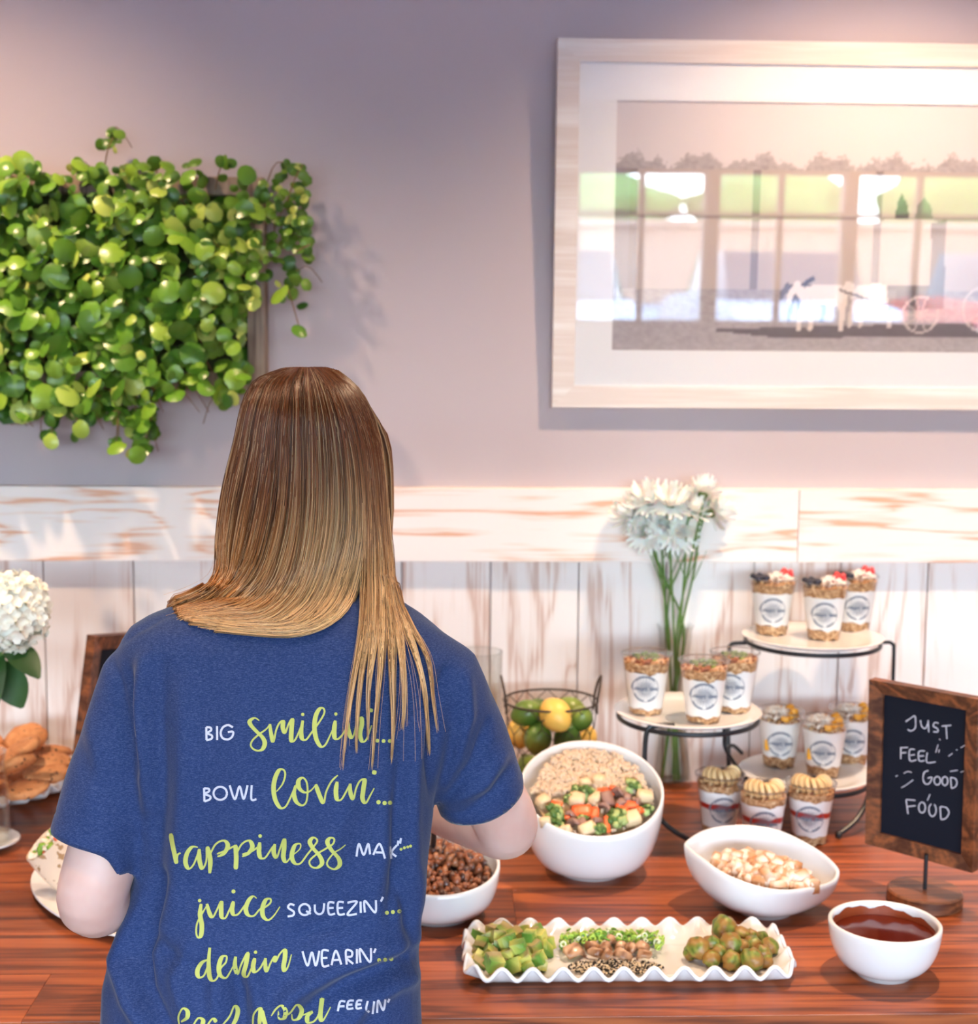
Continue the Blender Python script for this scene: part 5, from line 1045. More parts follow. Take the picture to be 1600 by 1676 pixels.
# ---- folds, drawn as soft ridges and grooves on the cloth
PXY = proj(V); fn, vn = nrm(V, F)
def pdist(P, pts):
    d = np.full(len(P), 1e9); best = np.zeros(len(P)); n = len(pts)-1
    for a in range(n):
        p, q = np.array(pts[a], float), np.array(pts[a+1], float); L = max(((q-p)**2).sum(), 1e-6); t_ = np.clip(((P-p)@(q-p))/L, 0, 1); dd = np.linalg.norm(P-p-t_[:, None]*(q-p), axis=1); m_ = dd < d; d[m_] = dd[m_]; best[m_] = (a+t_[m_])/n
    return d, best
FOLDS = [([(176, 1068), (192, 1110), (205, 1180), (216, 1270)], 9, -4), ([(238, 1080), (236, 1150), (242, 1230), (246, 1320)], 13, 8), ([(214, 1100), (222, 1180), (232, 1260)], 8, -4), ([(264, 1090), (260, 1180), (262, 1300), (254, 1430), (246, 1500)], 15, -3.5), ([(302, 1120), (304, 1250), (296, 1380), (285, 1480)], 18, 5),
 ([(350, 990), (270, 1010), (222, 1035), (185, 1066)], 4, -1.6), ([(700, 1555), (640, 1582), (580, 1606), (525, 1636), (470, 1690)], 15, -6.5), ([(700, 1530), (620, 1556), (540, 1588), (480, 1625), (430, 1690)], 18, 9), ([(700, 1590), (640, 1610), (590, 1640), (560, 1690)], 16, 8), ([(380, 1590), (392, 1625), (398, 1680)], 13, -8), ([(352, 1600), (355, 1640), (350, 1690)], 14, 5), ([(428, 1560), (415, 1600), (424, 1650), (440, 1700)], 14, 5),
 ([(262, 1440), (240, 1500), (225, 1560), (235, 1620), (280, 1700)], 15, -11), ([(215, 1500), (195, 1570), (215, 1640), (250, 1700)], 15, 8), ([(310, 1540), (290, 1600), (300, 1640), (340, 1700)], 16, 6), ([(330, 1590), (270, 1560), (245, 1530)], 14, -5),
 ([(500, 1340), (470, 1410), (440, 1490), (420, 1550)], 22, -5), ([(570, 1290), (545, 1380), (500, 1460)], 24, 4), ([(610, 1480), (560, 1500), (480, 1540)], 20, -4), ([(600, 1520), (540, 1545), (470, 1570)], 18, 3),
 ([(712, 1315), (705, 1240), (712, 1160), (728, 1100)], 10, -6), ([(722, 1300), (748, 1240), (765, 1170), (762, 1100)], 11, 5), ([(735, 1300), (775, 1250), (800, 1180)], 9, -4), ([(745, 1310), (790, 1285), (830, 1230)], 11, 4), ([(760, 1335), (810, 1300), (845, 1250)], 9, -3.5),
 ([(690, 1180), (676, 1260), (672, 1350), (676, 1440)], 14, 5), ([(662, 1240), (652, 1330), (652, 1420), (640, 1500)], 12, -6), ([(633, 1300), (626, 1400), (610, 1480)], 14, 3), ([(655, 1430), (672, 1500), (668, 1560)], 12, -6), ([(690, 1430), (690, 1480), (684, 1530)], 12, 4),
 ([(480, 1060), (470, 1200), (480, 1320)], 40, -2), ([(400, 1080), (390, 1250), (380, 1450)], 30, 2.5), ([(120, 1200), (150, 1270), (200, 1330)], 18, -2.5), ([(140, 1150), (160, 1250), (150, 1350)], 18, 2)]
disp = np.zeros(len(V)); back = np.clip(-vn[:, 1]*1.6+.15, 0, 1)
for pts, w_, a_ in FOLDS:
    d, t_ = pdist(PXY, pts); disp += a_*.001*np.exp(-(d/w_)**2)*np.sin(pi*np.clip(t_*.86+.07, 0, 1))**.6
nz_ = np.array([noise.noise(Vector((p[0]*14, p[1]*14, p[2]*5)))*.003+noise.noise(Vector((p[0]*40, p[1]*40, p[2]*14+7)))*.0009 for p in V])
V = V+vn*(nz_+disp*back*2.0)[:, None]
# hem edges: slight roll + stitched line
for sh, hc in ((shL, hcL), (shR, hcR)):
    ax = np.array((hc-sh).normalized()); rel = V-np.array(hc); al = rel@ax; near = np.linalg.norm(rel, axis=1) < .08; m_ = near & (np.abs(al+.022) < .003); V[m_] -= vn[m_]*.0008
per = empty('person', (0, 0, 0)); per_parts = {}
V0 = Vector((ony(460, 1400, PYT).x, PYT, 0)); per.location = V0; o0 = np.array(V0)
sme = npmesh('tshirt', V-o0, F); shirt = link('tshirt', sme, SHIRT, per)
so_ = shirt.modifiers.new('thick', 'SOLIDIFY'); so_.thickness = .0016; so_.offset = -1
BV = BVHTree.FromPolygons([tuple(v) for v in V], [tuple(int(i) for i in f) for f in F])
c0 = Vector(CAM); _tz = np.array([ony(400, r_[0], 1.6).z for r_ in ROWS][::-1]); _t0 = np.array([ony(r_[1], r_[0], r_[4]).x for r_ in ROWS][::-1]); _t1 = np.array([ony(r_[2], r_[0], r_[4]).x for r_ in ROWS][::-1])
def BX0(z_): return np.interp(z_, _tz, _t0)
def BX1(z_): return np.interp(z_, _tz, _t1)
def onshirt(x, y, off=.0007, dflt=None):
    d = Vector(ray(x, y)).normalized(); h = BV.ray_cast(c0, d)
    if h[0] is None: return None
    return h[0]-d*off
# ---- printed words
YEL = mat('yellow_print', (.50, .52, .13), .85, Specular_IOR_Level=.2); WHT = mat('white_print', (.58, .58, .66), .85, Specular_IOR_Level=.2)
def crop(ox, oy, s_): return lambda L: [(ox+x/s_, oy+y/s_) for x, y in L]
def dot(x, y, r_=13): return ('dot', x, y, r_)
WORDS = [
 ('y', (320, 1140, 4.706), [[(490, 185), (455, 165), (418, 188), (425, 220), (470, 270), (515, 315), (533, 360), (515, 405), (480, 417), (445, 405), (425, 375), (440, 335), (490, 290), (545, 250), (572, 212)], [(572, 212), (580, 280), (600, 348), (620, 260), (645, 205), (672, 190), (672, 240), (690, 280), (715, 215), (742, 175), (738, 260), (738, 340), (765, 335), (800, 260), (825, 185)], [(825, 185), (815, 260), (818, 320), (850, 333), (895, 275), (950, 200), (990, 130), (985, 92), (955, 95), (925, 150), (915, 240), (930, 330), (965, 385), (1000, 370), (1040, 290), (1072, 215)], [(1075, 185), (1067, 260), (1072, 318), (1100, 325), (1140, 280), (1172, 215)], [(1172, 195), (1180, 270), (1200, 320), (1220, 290), (1240, 210), (1272, 162), (1280, 210), (1265, 290), (1282, 345), (1310, 338), (1335, 280), (1355, 222)], [(1352, 92), (1345, 120)], dot(825, 138), dot(1080, 135), dot(1400, 340, 15), dot(1447, 343, 15), dot(1495, 343, 15)]),
 ('w', (320, 1140, 4.706), [[(82, 235), (84, 335)], [(82, 237), (115, 240), (118, 262), (88, 282), (125, 300), (122, 325), (82, 337)], [(165, 228), (166, 335)], [(287, 238), (250, 220), (210, 238), (193, 280), (208, 320), (250, 330), (282, 308), (288, 272), (248, 274)]]),
 ('w', (320, 1240, 4.706), [[(65, 235), (68, 338)], [(65, 237), (100, 240), (103, 260), (70, 280), (112, 298), (108, 322), (68, 337)], circ(190, 275, 52, 50), [(262, 213), (302, 320), (338, 222), (370, 318), (400, 213)], [(432, 212), (430, 320), (468, 320)]]),
 ('y', (320, 1240, 4.706), [[(622, 262), (668, 205), (690, 135), (678, 95), (645, 95), (615, 150), (600, 230), (612, 320), (650, 385), (690, 380), (725, 320), (760, 240), (785, 190)], [(770, 215), (758, 280), (775, 340), (820, 368), (852, 340), (862, 265), (855, 190), (825, 155), (792, 180), (798, 235), (840, 268), (885, 255), (925, 210)], [(925, 205), (948, 275), (985, 350), (1005, 265), (1045, 185), (1095, 135)], [(1090, 185), (1080, 260), (1090, 322), (1122, 322), (1160, 260), (1190, 200)], [(1190, 200), (1192, 270), (1215, 320), (1235, 240), (1265, 180), (1300, 170), (1292, 240), (1285, 315), (1310, 350), (1345, 290), (1375, 235)], [(1380, 98), (1372, 130)], dot(1408, 343, 17), dot(1455, 350, 17), dot(1497, 348, 17)]),
 ('y', (260, 1340, 3.636), [[(70, 88), (80, 150), (95, 220), (105, 268)], [(105, 268), (112, 215), (130, 205)], [(232, 170), (198, 168), (168, 205), (158, 260), (178, 298), (210, 265), (240, 180)], [(240, 180), (240, 240), (258, 298), (282, 250), (285, 170), (305, 240), (302, 325)], [(295, 235), (335, 155), (385, 130), (410, 160), (385, 208), (348, 225)], [(345, 210), (400, 188), (452, 160)], [(455, 155), (460, 230), (457, 302)], [(455, 225), (490, 155), (535, 130), (556, 165), (532, 205), (495, 225)], [(495, 212), (550, 195), (600, 160)], [(600, 140), (595, 195), (605, 232), (632, 232), (665, 185), (690, 150)], [(690, 150), (683, 200), (700, 232), (720, 180), (742, 122), (745, 170), (740, 230), (758, 258), (790, 218)], [(790, 222), (838, 180), (840, 150), (808, 160), (790, 222), (808, 265), (842, 265), (885, 210), (925, 160), (942, 130), (920, 112), (898, 135), (912, 170), (955, 220), (970, 265), (940, 292), (905, 283), (897, 250), (940, 210), (990, 180), (1035, 150), (1042, 120), (1018, 115), (1002, 140), (1025, 185), (1068, 235), (1075, 275), (1045, 300), (1008, 285), (1002, 255), (1040, 205), (1080, 180), (1110, 155)], dot(602, 103, 11), dot(1440, 182, 9), dot(1460, 173, 9), dot(1480, 168, 9), dot(1497, 163, 9)]),
 ('w', (260, 1340, 3.636), [[(1175, 225), (1190, 150), (1218, 215), (1245, 150), (1256, 212)], [(1275, 215), (1312, 150), (1345, 237)], [(1290, 200), (1333, 202)], [(1375, 165), (1382, 238)], [(1415, 158), (1385, 198), (1412, 225)], [(1424, 130), (1420, 160)], [(1440, 115), (1434, 148)]]),
 ('y', (300, 1440, 4.21), [[(122, 165), (115, 240), (127, 310), (122, 380), (100, 397), (88, 360), (95, 300), (125, 240), (160, 180)], [(162, 165), (180, 230), (202, 258), (232, 205), (258, 150), (260, 200), (264, 255), (290, 262), (318, 205), (345, 150)], [(345, 148), (335, 205), (348, 242), (382, 232), (425, 170)], [(505, 128), (480, 113), (448, 145), (430, 200), (445, 242), (485, 248), (525, 205), (560, 190), (598, 160), (600, 132), (568, 138), (545, 195), (550, 252), (585, 277), (625, 245), (665, 185)], dot(112, 143, 12), dot(345, 80, 14), dot(1402, 227, 14), dot(1443, 222, 14), dot(1487, 217, 14)]),
 ('w', (300, 1440, 4.21), [[(765, 175), (735, 168), (722, 192), (760, 220), (755, 245), (718, 252)], circ(835, 205, 38, 38), [(845, 215), (878, 235)], [(905, 170), (908, 218), (935, 237), (962, 220), (970, 162)], [(1040, 158), (1000, 160), (1003, 235), (1045, 233)], [(1002, 195), (1035, 193)], [(1105, 155), (1065, 158), (1068, 235), (1112, 235)], [(1066, 195), (1100, 193)], [(1130, 158), (1195, 152), (1130, 238), (1195, 235)], [(1220, 150), (1222, 228)], [(1250, 225), (1250, 145), (1320, 225), (1326, 140)], [(1375, 118), (1360, 150)]]),
 ('y', (300, 1530, 4.21), [[(168, 172), (130, 190), (100, 235), (97, 275), (115, 295), (145, 275), (170, 205)], [(182, 88), (174, 190), (180, 285), (202, 317), (232, 298), (258, 230), (292, 190), (297, 148), (265, 155), (245, 215), (252, 275), (290, 298), (320, 260), (358, 185)], [(360, 150), (355, 215), (375, 270), (398, 205), (440, 125), (432, 200), (415, 268), (438, 290), (465, 240), (492, 165)], [(492, 160), (480, 220), (492, 258), (530, 228), (562, 165)], [(565, 160), (565, 215), (577, 252), (598, 200), (628, 150), (635, 185), (662, 135), (697, 102), (700, 155), (690, 215), (698, 250), (722, 215), (745, 135)], dot(497, 120, 12), dot(1348, 175, 14), dot(1390, 172, 14), dot(1432, 167, 14)]),
 ('w', (300, 1530, 4.21), [[(820, 113), (855, 212), (885, 122), (912, 212), (937, 110)], [(1002, 110), (957, 112), (960, 212), (1005, 210)], [(957, 160), (992, 158)], [(1020, 210), (1050, 110), (1088, 205)], [(1035, 175), (1072, 172)], [(1125, 205), (1120, 110), (1160, 115), (1158, 148), (1122, 158), (1170, 200)], [(1195, 98), (1195, 198)], [(1220, 192), (1217, 98), (1285, 188), (1292, 92)], [(1325, 95), (1312, 125)]]),
 ('y', (260, 1610, 3.81), [[(128, 262), (122, 205), (148, 155), (178, 172), (175, 212), (138, 238)], [(212, 262), (245, 215), (275, 228), (268, 262)], [(300, 262), (335, 218), (358, 240)], [(392, 262), (440, 205), (470, 140), (492, 165), (480, 222), (455, 262)], [(585, 262), (592, 190), (632, 155), (625, 262)], [(640, 165), (652, 215), (665, 262)], [(700, 202), (728, 160), (762, 137), (790, 170), (780, 215), (748, 217), (745, 170)], [(790, 200), (820, 180), (860, 132), (890, 165), (872, 215), (835, 225), (828, 190)], [(890, 200), (950, 175), (925, 205), (930, 242), (970, 232), (1000, 180), (1017, 90), (1006, 200), (1022, 230), (1070, 145)]]),
 ('w', (260, 1610, 3.81), [[(1162, 112), (1130, 112), (1115, 172)], [(1125, 142), (1157, 140)], [(1215, 105), (1182, 110), (1175, 155), (1212, 153)], [(1178, 132), (1206, 130)], [(1267, 105), (1237, 108), (1232, 153), (1265, 150)], [(1234, 130), (1260, 128)], [(1302, 108), (1292, 158), (1312, 178)], [(1342, 110), (1332, 190)], [(1360, 182), (1367, 105), (1398, 165), (1412, 98)], [(1437, 95), (1427, 118)]])]
nofb = Vector((0, 0, 0))
for k_, (ox, oy, s_), strokes in WORDS:
    w_ = MB(); cf = crop(ox, oy, s_)
    for S_ in strokes:
        if S_[0] == 'dot':
            _, x, y, r_ = S_; c_ = cf([(x, y)])[0]; P = [onshirt(*c_, .0010)]+[onshirt(c_[0]+r_/s_*cos(a), c_[1]+r_/s_*sin(a), .0010) for a in np.linspace(0, 2*pi, 15)[:-1]]
            if any(p is None for p in P): continue
            w_.add([p-V0 for p in P], [(0, 1+i, 1+(i+1) % 14) for i in range(14)]); continue
        lastp = [None]
        def pl_(x, y):
            p = onshirt(x, y, .0009)
            if p is None or (lastp[0] is not None and (p-lastp[0]).length > .03): p = lastp[0] if lastp[0] is not None else V0
            lastp[0] = p; return p-V0
        if k_ == 'y': wf = lambda t, u: (1.5+2.3*max(0, t[1])**1.5)*min(1, .55+4*u, .55+4*(1-u))
        else: wf = lambda t, u: 1.75
        Vr, Fr = ribbon(cf(S_), wf, pl_, 1.8)
        if k_ == 'y': MB().add(Vr, Fr).build('letter_stroke', YEL, shirt)
        else: w_.add(Vr, Fr)
    if w_.V: w_.build('lettering', YEL if k_ == 'y' else WHT, shirt)
# collar
nk0 = ony(512, 962, 1.63); CRM = MB().tube([(nk0.x+.056*cos(a)-V0.x, 1.648+.050*sin(a)-V0.y, nk0.z-.004-.012*sin(a)) for a in np.linspace(0, 2*pi, 41)[:-1]], .006, 8, closed=True).build('collar', SHIRT, shirt)
# ---- body: one continuous surface
hd = ony(507, 606, 1.67); HC = Vector((hd.x, 1.700, hd.z-.112-.008)); print('head', HC)
LX = ony(428, 1640, 1.61).x
b = MB()
# skull and face, tilted forward (looking down at the food)
Mh = Matrix.Translation(HC)@Matrix.Rotation(radians(-22), 4, 'X')
hr = []
for z_, a_, bf, bb in ((-.118, .018, .030, .0), (-.112, .030, .062, .0), (-.095, .045, .080, .02), (-.075, .054, .087, .045), (-.05, .060, .088, .065), (-.02, .066, .090, .080), (.015, .070, .089, .088), (.045, .070, .086, .090), (.075, .060, .072, .078), (.095, .042, .050, .056), (.106, .020, .022, .028)):
    ring = []
    for k_ in range(32):
        t = 2*pi*k_/32; y_ = sin(t)*(bf if sin(t) > 0 else bb); ring.append(Mh@Vector((a_*cos(t), y_, z_)))
    hr.append(ring)
b.loft(hr)
def HD(x, y, z_): return Mh@Vector((x, y, z_))
b.tube([HD(0, .086, .012), HD(0, .096, -.010), HD(0, .106, -.026), HD(0, .090, -.034)], [.006, .008, .011, .007], 12)
b.tube([HD(-.024, .080, -.056), HD(0, .092, -.054), HD(.024, .080, -.056)], [.005, .0085, .005], 10); b.tube([HD(-.020, .080, -.066), HD(0, .090, -.067), HD(.020, .080, -.066)], [.005, .008, .005], 10)
for s_ in (-1, 1):
    b.tube([HD(s_*.045, .074, .020), HD(s_*.026, .086, .026), HD(s_*.012, .084, .022)], [.005, .007, .005], 8)
    b.tube([HD(s_*.069, -.005, .012), HD(s_*.078, -.016, .020), HD(s_*.079, -.018, -.008), HD(s_*.070, -.006, -.024)], [.006, .007, .006, .005], 8)
nkb = ony(512, 985, 1.62); b.tube([HC+Vector((0, -.02, -.03)), HC+Vector((0, -.026, -.09)), Vector((nkb.x, 1.652, nkb.z+.02)), Vector((nkb.x, 1.64, nkb.z-.05))], [.050, .046, .047, .058], 28)
b.loft([row(py, l, r_, bb, yc, .024 if py > 1050 else .012) for py, l, r_, bb, yc in ROWS[2:]]+[ell(LX-.145, LX+.145, .80, 1.61, .105), ell(LX-.142, LX+.142, .76, 1.61, .102)])
for s_ in (-1, 1):
    hx_ = LX+s_*.080; b.tube([Vector((hx_, 1.61, .84)), Vector((hx_, 1.61, .68)), Vector((hx_+s_*.01, 1.62, .46)), Vector((hx_+s_*.012, 1.605, .30)), Vector((hx_+s_*.015, 1.60, .09)), Vector((hx_+s_*.016, 1.60, .05))], [.082, .080, .054, .050, .034, .034], 24)
    b.tube([Vector((hx_+s_*.016, 1.58, .045)), Vector((hx_+s_*.02, 1.64, .036)), Vector((hx_+s_*.024, 1.72, .026)), Vector((hx_+s_*.024, 1.76, .022))], [.034, .034, .028, .016], 16)
def arm(sh, el, wr, side, hand_dir, palm_n, grip):
    up = Vector((sh.x*1+(-.0), sh.y, sh.z)); back_ = (el-wr).normalized()
    P_ = spline([tuple(up+Vector((-side*.03, 0, 0))), tuple(up), tuple(up.lerp(el, .35)), tuple(up.lerp(el, .72)), tuple(el+back_*.004), tuple(el.lerp(wr, .28)), tuple(el.lerp(wr, .65)), tuple(wr)], 44)
    b.tube([tuple(q) for q in P_], list(np.interp(np.linspace(0, 1, 44), np.linspace(0, 1, 8), [.036, .040, .0430, .0415, .0395, .0385, .033, .0245])), 26)
    b.tube([tuple(el+back_*.027+Vector((0, 0, -.018))), tuple(el+back_*.004+Vector((0, 0, .004)))], [.014, .026], 14)
    # hand: palm + fingers
    f = hand_dir.normalized(); n = palm_n-f*palm_n.dot(f); n.normalize(); s = f.cross(n).normalized()*(1 if side > 0 else -1)
    rings = []
    for t, w, hgt in ((-.01, .024, .020), (.015, .030, .018), (.04, .038, .016), (.065, .041, .014), (.078, .039, .011)):
        c_ = wr+f*t+n*(.0); rings.append([c_+s*(w*cos(a))+n*(hgt*sin(a)) for a in np.linspace(0, 2*pi, 21)[:-1]])
    b.loft(rings)
    for q, (off, L) in enumerate(((.030, .066), (.010, .074), (-.010, .070), (-.029, .056))):
        p0 = wr+f*.066+s*off; p = [p0]; d = f.copy()
        for seg in range(3):
            d = (Matrix.Rotation(radians(-grip*(1, 1, .8)[seg]), 3, s)@d if True else d); 
            if seg == 0 and (d.dot(n)) < 0: d = (Matrix.Rotation(radians(2*grip), 3, s)@d)
            p.append(p[-1]+d*L*(.45, .32, .25)[seg])
        b.tube([tuple(v_) for v_ in spline([tuple(v_) for v_ in p], 10)], list(np.interp(np.linspace(0, 1, 10), [0, .5, 1], [.0098, .0086, .0072])), 12)
    t0 = wr+f*.018+s*.026; b.tube([tuple(v_) for v_ in spline([tuple(t0), tuple(t0+f*.022+s*.016+n*.012), tuple(t0+f*.045+s*.012+n*.026), tuple(t0+f*.060+s*.004+n*.034)], 9)], list(np.interp(np.linspace(0, 1, 9), [0, .5, 1], [.014, .0105, .0085])), 12)
arm(shL, elL, wrL, -1, Vector((.35, 1, -.15)), Vector((.2, 0, -1)), 22)
arm(shR, elR, wrR, 1, Vector((-.25, 1, -.25)), Vector((-.5, 0, -.85)), 34)
Vb_, Fb_, _ = remesh(b, .0045, 3)
hx1, hx2 = np.array(hcL), np.array(hcR); ax1 = np.array((hcL-shL).normalized()); ax2 = np.array((hcR-shR).normalized()); ztop = ROWS and ony(510, 962, 1.64).z
for i in range(len(Vb_)):
    p = Vb_[i]
    if p[2] > ztop or p[2] < .80: continue
    if (p-hx1)@ax1 > .004 and abs(p[0]-hx1[0]) < .085: continue
    if (p-hx2)@ax2 > .0 and p[0] > BX1(p[2]): continue
    h = BV.find_nearest(Vector(p), .05)
    if h[0] is not None and (Vector(p)-h[0]).dot(h[1]) > -.006: Vb_[i] = np.array(h[0]-h[1]*.007)
bodyo = link('body', npmesh('body', Vb_-o0, Fb_), SKIN, per)
EYE = mat('eye_white', (.85, .85, .83), .15); IRIS = mat('iris', (.10, .16, .18), .1)
for s_ in (-1, 1):
    V, F = ico(3, 0, (.0118, .0118, .0118)); e_ = mk('eye', V, F, EYE, per); e_.location = HD(s_*.029, .0745, .010)-V0; V, F = ico(2, 0, (.0055, .003, .0055)); i_ = mk('iris', V, F, IRIS, e_); i_.location = (0, .0098, -.004)
# jeans and shoes
j = MB(); j.loft([ell(LX-.153, LX+.153, z_, 1.61, .110) for z_ in (.90, .87, .84, .78, .74)])
for s_ in (-1, 1):
    hx_ = LX+s_*.080; j.tube([Vector((hx_, 1.61, .84)), Vector((hx_, 1.61, .68)), Vector((hx_+s_*.01, 1.62, .46)), Vector((hx_+s_*.012, 1.605, .30)), Vector((hx_+s_*.015, 1.60, .10))], [.090, .088, .064, .060, .052], 24)
Vj, Fj, _ = remesh(j, .010, 3); link('jeans', npmesh('jeans', Vj-o0, Fj), DENIM, per)
for s_ in (-1, 1):
    hx_ = LX+s_*.080+s_*.02; j = MB(); j.loft([[Vector((hx_+w_*cos(a), y_+0*sin(a), max(.0, h_*.5+h_*.5*sin(a)))) for a in np.linspace(0, 2*pi, 21)[:-1]] for y_, w_, h_ in ((1.535, .022, .06), (1.55, .036, .085), (1.60, .040, .095), (1.65, .042, .080), (1.72, .046, .060), (1.77, .040, .048), (1.795, .022, .035))])
    for v_ in j.V: v_ -= V0
    sh_ = j.build('shoe', SHOE, per)
tag(per, 'person with long blonde-tipped hair in a navy lettered T-shirt, seen from behind', 'person')
# ---- hair: thousands of strands along traced guides
SIL = np.array([(596, 500, 515), (603, 462, 548), (612, 440, 566), (640, 408, 592), (680, 392, 614), (720, 384, 623), (800, 367, 631), (880, 357, 636), (950, 352, 646), (1100, 350, 660)], float)
def curtain(x, y):
    L = np.interp(y, SIL[:, 0], SIL[:, 1]); R_ = np.interp(y, SIL[:, 0], SIL[:, 2]); xc = (L+R_)/2; w_ = (R_-L)/2+2; u = min(abs((x-xc)/w_), .999)
    dome = sqrt(max(0, 1-((690-y)/96)**2)) if y < 690 else 1.0
    B_ = np.interp(y, [600, 690, 820, 940, 1100], [.112, .112, .112, .106, .10])*max(dome, .08)
    return 1.700-B_*(1-u**2.4)**.5*1.0
def hp(x, y, lift):
    p = hp0(x, y, lift)
    return p
def hp0(x, y, lift):
    yc = curtain(x, y)-lift*.8; p = ony(x, y, yc)
    if y > 925:
        h = BV.ray_cast(c0, Vector(ray(x, y)).normalized())
        if h[0] is not None:
            ys = h[0].y-.004-lift
            if y > 1010: yy = ys
            else: t = (y-925)/85; yy = min(yc, ys) if y < 960 else min(yc*(1-t)+ys*t, ys)
            p = ony(x, y, yy)
        elif y > 960: p = ony(x, y, 1.60-lift)
    return p
GA = [[(470, 603), (425, 622), (402, 660), (388, 720), (369, 800), (358, 880), (354, 940), (330, 966), (286, 986)],
 [(474, 602), (434, 622), (414, 665), (399, 740), (381, 820), (370, 890), (364, 942), (334, 970), (288, 990)],
 [(478, 602), (446, 625), (430, 670), (418, 750), (402, 830), (388, 900), (374, 948), (338, 976), (292, 995)],
 [(484, 602), (460, 628), (448, 680), (440, 770), (428, 850), (408, 922), (380, 962), (345, 984), (296, 999)],
 [(490, 602), (474, 630), (468, 690), (464, 780), (455, 862), (432, 940), (395, 980), (350, 992), (300, 1002)],
 [(497, 602), (488, 632), (488, 690), (488, 785), (483, 870), (462, 950), (420, 996), (370, 1004), (306, 1005)],
 [(504, 602), (506, 634), (512, 700), (514, 795), (508, 880), (488, 958), (440, 1006), (385, 1014), (312, 1008)],
 [(510, 602), (524, 634), (540, 705), (546, 800), (540, 885), (515, 968), (468, 1016), (405, 1022), (318, 1010)],
 [(516, 602), (538, 634), (562, 710), (572, 810), (568, 892), (540, 980), (495, 1022), (430, 1029), (330, 1014)],
 [(520, 602), (548, 636), (576, 712), (588, 815), (586, 900), (562, 980), (520, 1022), (460, 1032), (350, 1020)],
 [(520, 602), (552, 638), (582, 714), (596, 818), (594, 905), (575, 985), (535, 1022), (470, 1036), (370, 1026)]]
GC_ = [[(522, 602), (555, 636), (584, 714), (594, 820), (596, 930), (590, 1030), (578, 1110), (566, 1190), (560, 1262)],
 [(525, 602), (560, 638), (592, 716), (602, 830), (605, 935), (602, 1030), (590, 1110), (584, 1180), (583, 1235)],
 [(528, 603), (566, 640), (600, 720), (611, 840), (614, 940), (612, 1040), (604, 1110), (602, 1160), (602, 1212)],
 [(530, 603), (572, 640), (607, 724), (618, 845), (625, 945), (626, 1030), (622, 1100), (614, 1180), (608, 1262)],
 [(534, 604), (578, 642), (612, 728), (622, 848), (632, 948), (640, 1030), (642, 1110), (644, 1180), (640, 1252)],
 [(538, 605), (582, 644), (617, 732), (627, 852), (637, 950), (652, 1030), (660, 1090), (661, 1150), (658, 1195)],
 [(542, 606), (588, 648), (621, 738), (631, 858), (641, 952), (664, 1026), (684, 1086), (697, 1150), (703, 1240)],
 [(546, 608), (593, 652), (624, 742), (634, 862), (645, 955), (672, 1020), (700, 1075), (708, 1140), (716, 1200)]]
hairV = []; hairF = []; hairC = []; hn = [0]; hr_ = random.Random(21)
def addstrand(P3, r_, cols, sides=3):
    P3 = np.asarray(P3); n = len(P3); T_ = np.gradient(P3, axis=0); T_ /= np.linalg.norm(T_, axis=1)[:, None]+1e-9
    A = np.cross(T_, np.array((0, 1.0, .15))); A /= np.linalg.norm(A, axis=1)[:, None]+1e-9; B_ = np.cross(T_, A)
    ang = np.arange(sides)*2*pi/sides; ring = P3[:, None, :]+r_[:, None, None]*(A[:, None, :]*np.cos(ang)[None, :, None]+B_[:, None, :]*np.sin(ang)[None, :, None])
    hairV.append(ring.reshape(-1, 3)); i = np.arange(n-1)[:, None]*sides; k_ = np.arange(sides)[None]; a = i+k_; b_ = i+(k_+1) % sides; F_ = np.stack([a, b_, b_+sides, a+sides], -1).reshape(-1, 4)+hn[0]
    hairF.append(F_); hairC.append(np.repeat(cols, sides, axis=0)); hn[0] += n*sides
DRK, MID, CAR_, BLD, LBL = np.array((.13, .034, .007)), np.array((.18, .056, .014)), np.array((.46, .165, .036)), np.array((.72, .40, .15)), np.array((.90, .64, .36))  # root colour tinted orange to paint in the warm lamp glow on the crown
def strcol(t, kind, blond, rv):
    k_ = np.clip((t-.10)*2.6, 0, 1)[:, None]; base = (DRK*(1-k_)+MID*k_)
    k2 = np.clip((t-.22-.22*(1-blond))/.30, 0, 1)[:, None]; tip = CAR_*(1-blond)+(BLD*.6+LBL*.4)*blond
    c = base*(1-k2)+tip*k2
    if kind < .27: c = c*.38
    elif kind > .84: c = c*.45+LBL*.55*np.clip(.35+t, 0, 1)[:, None]
    return np.clip(c*rv, 0, .9)
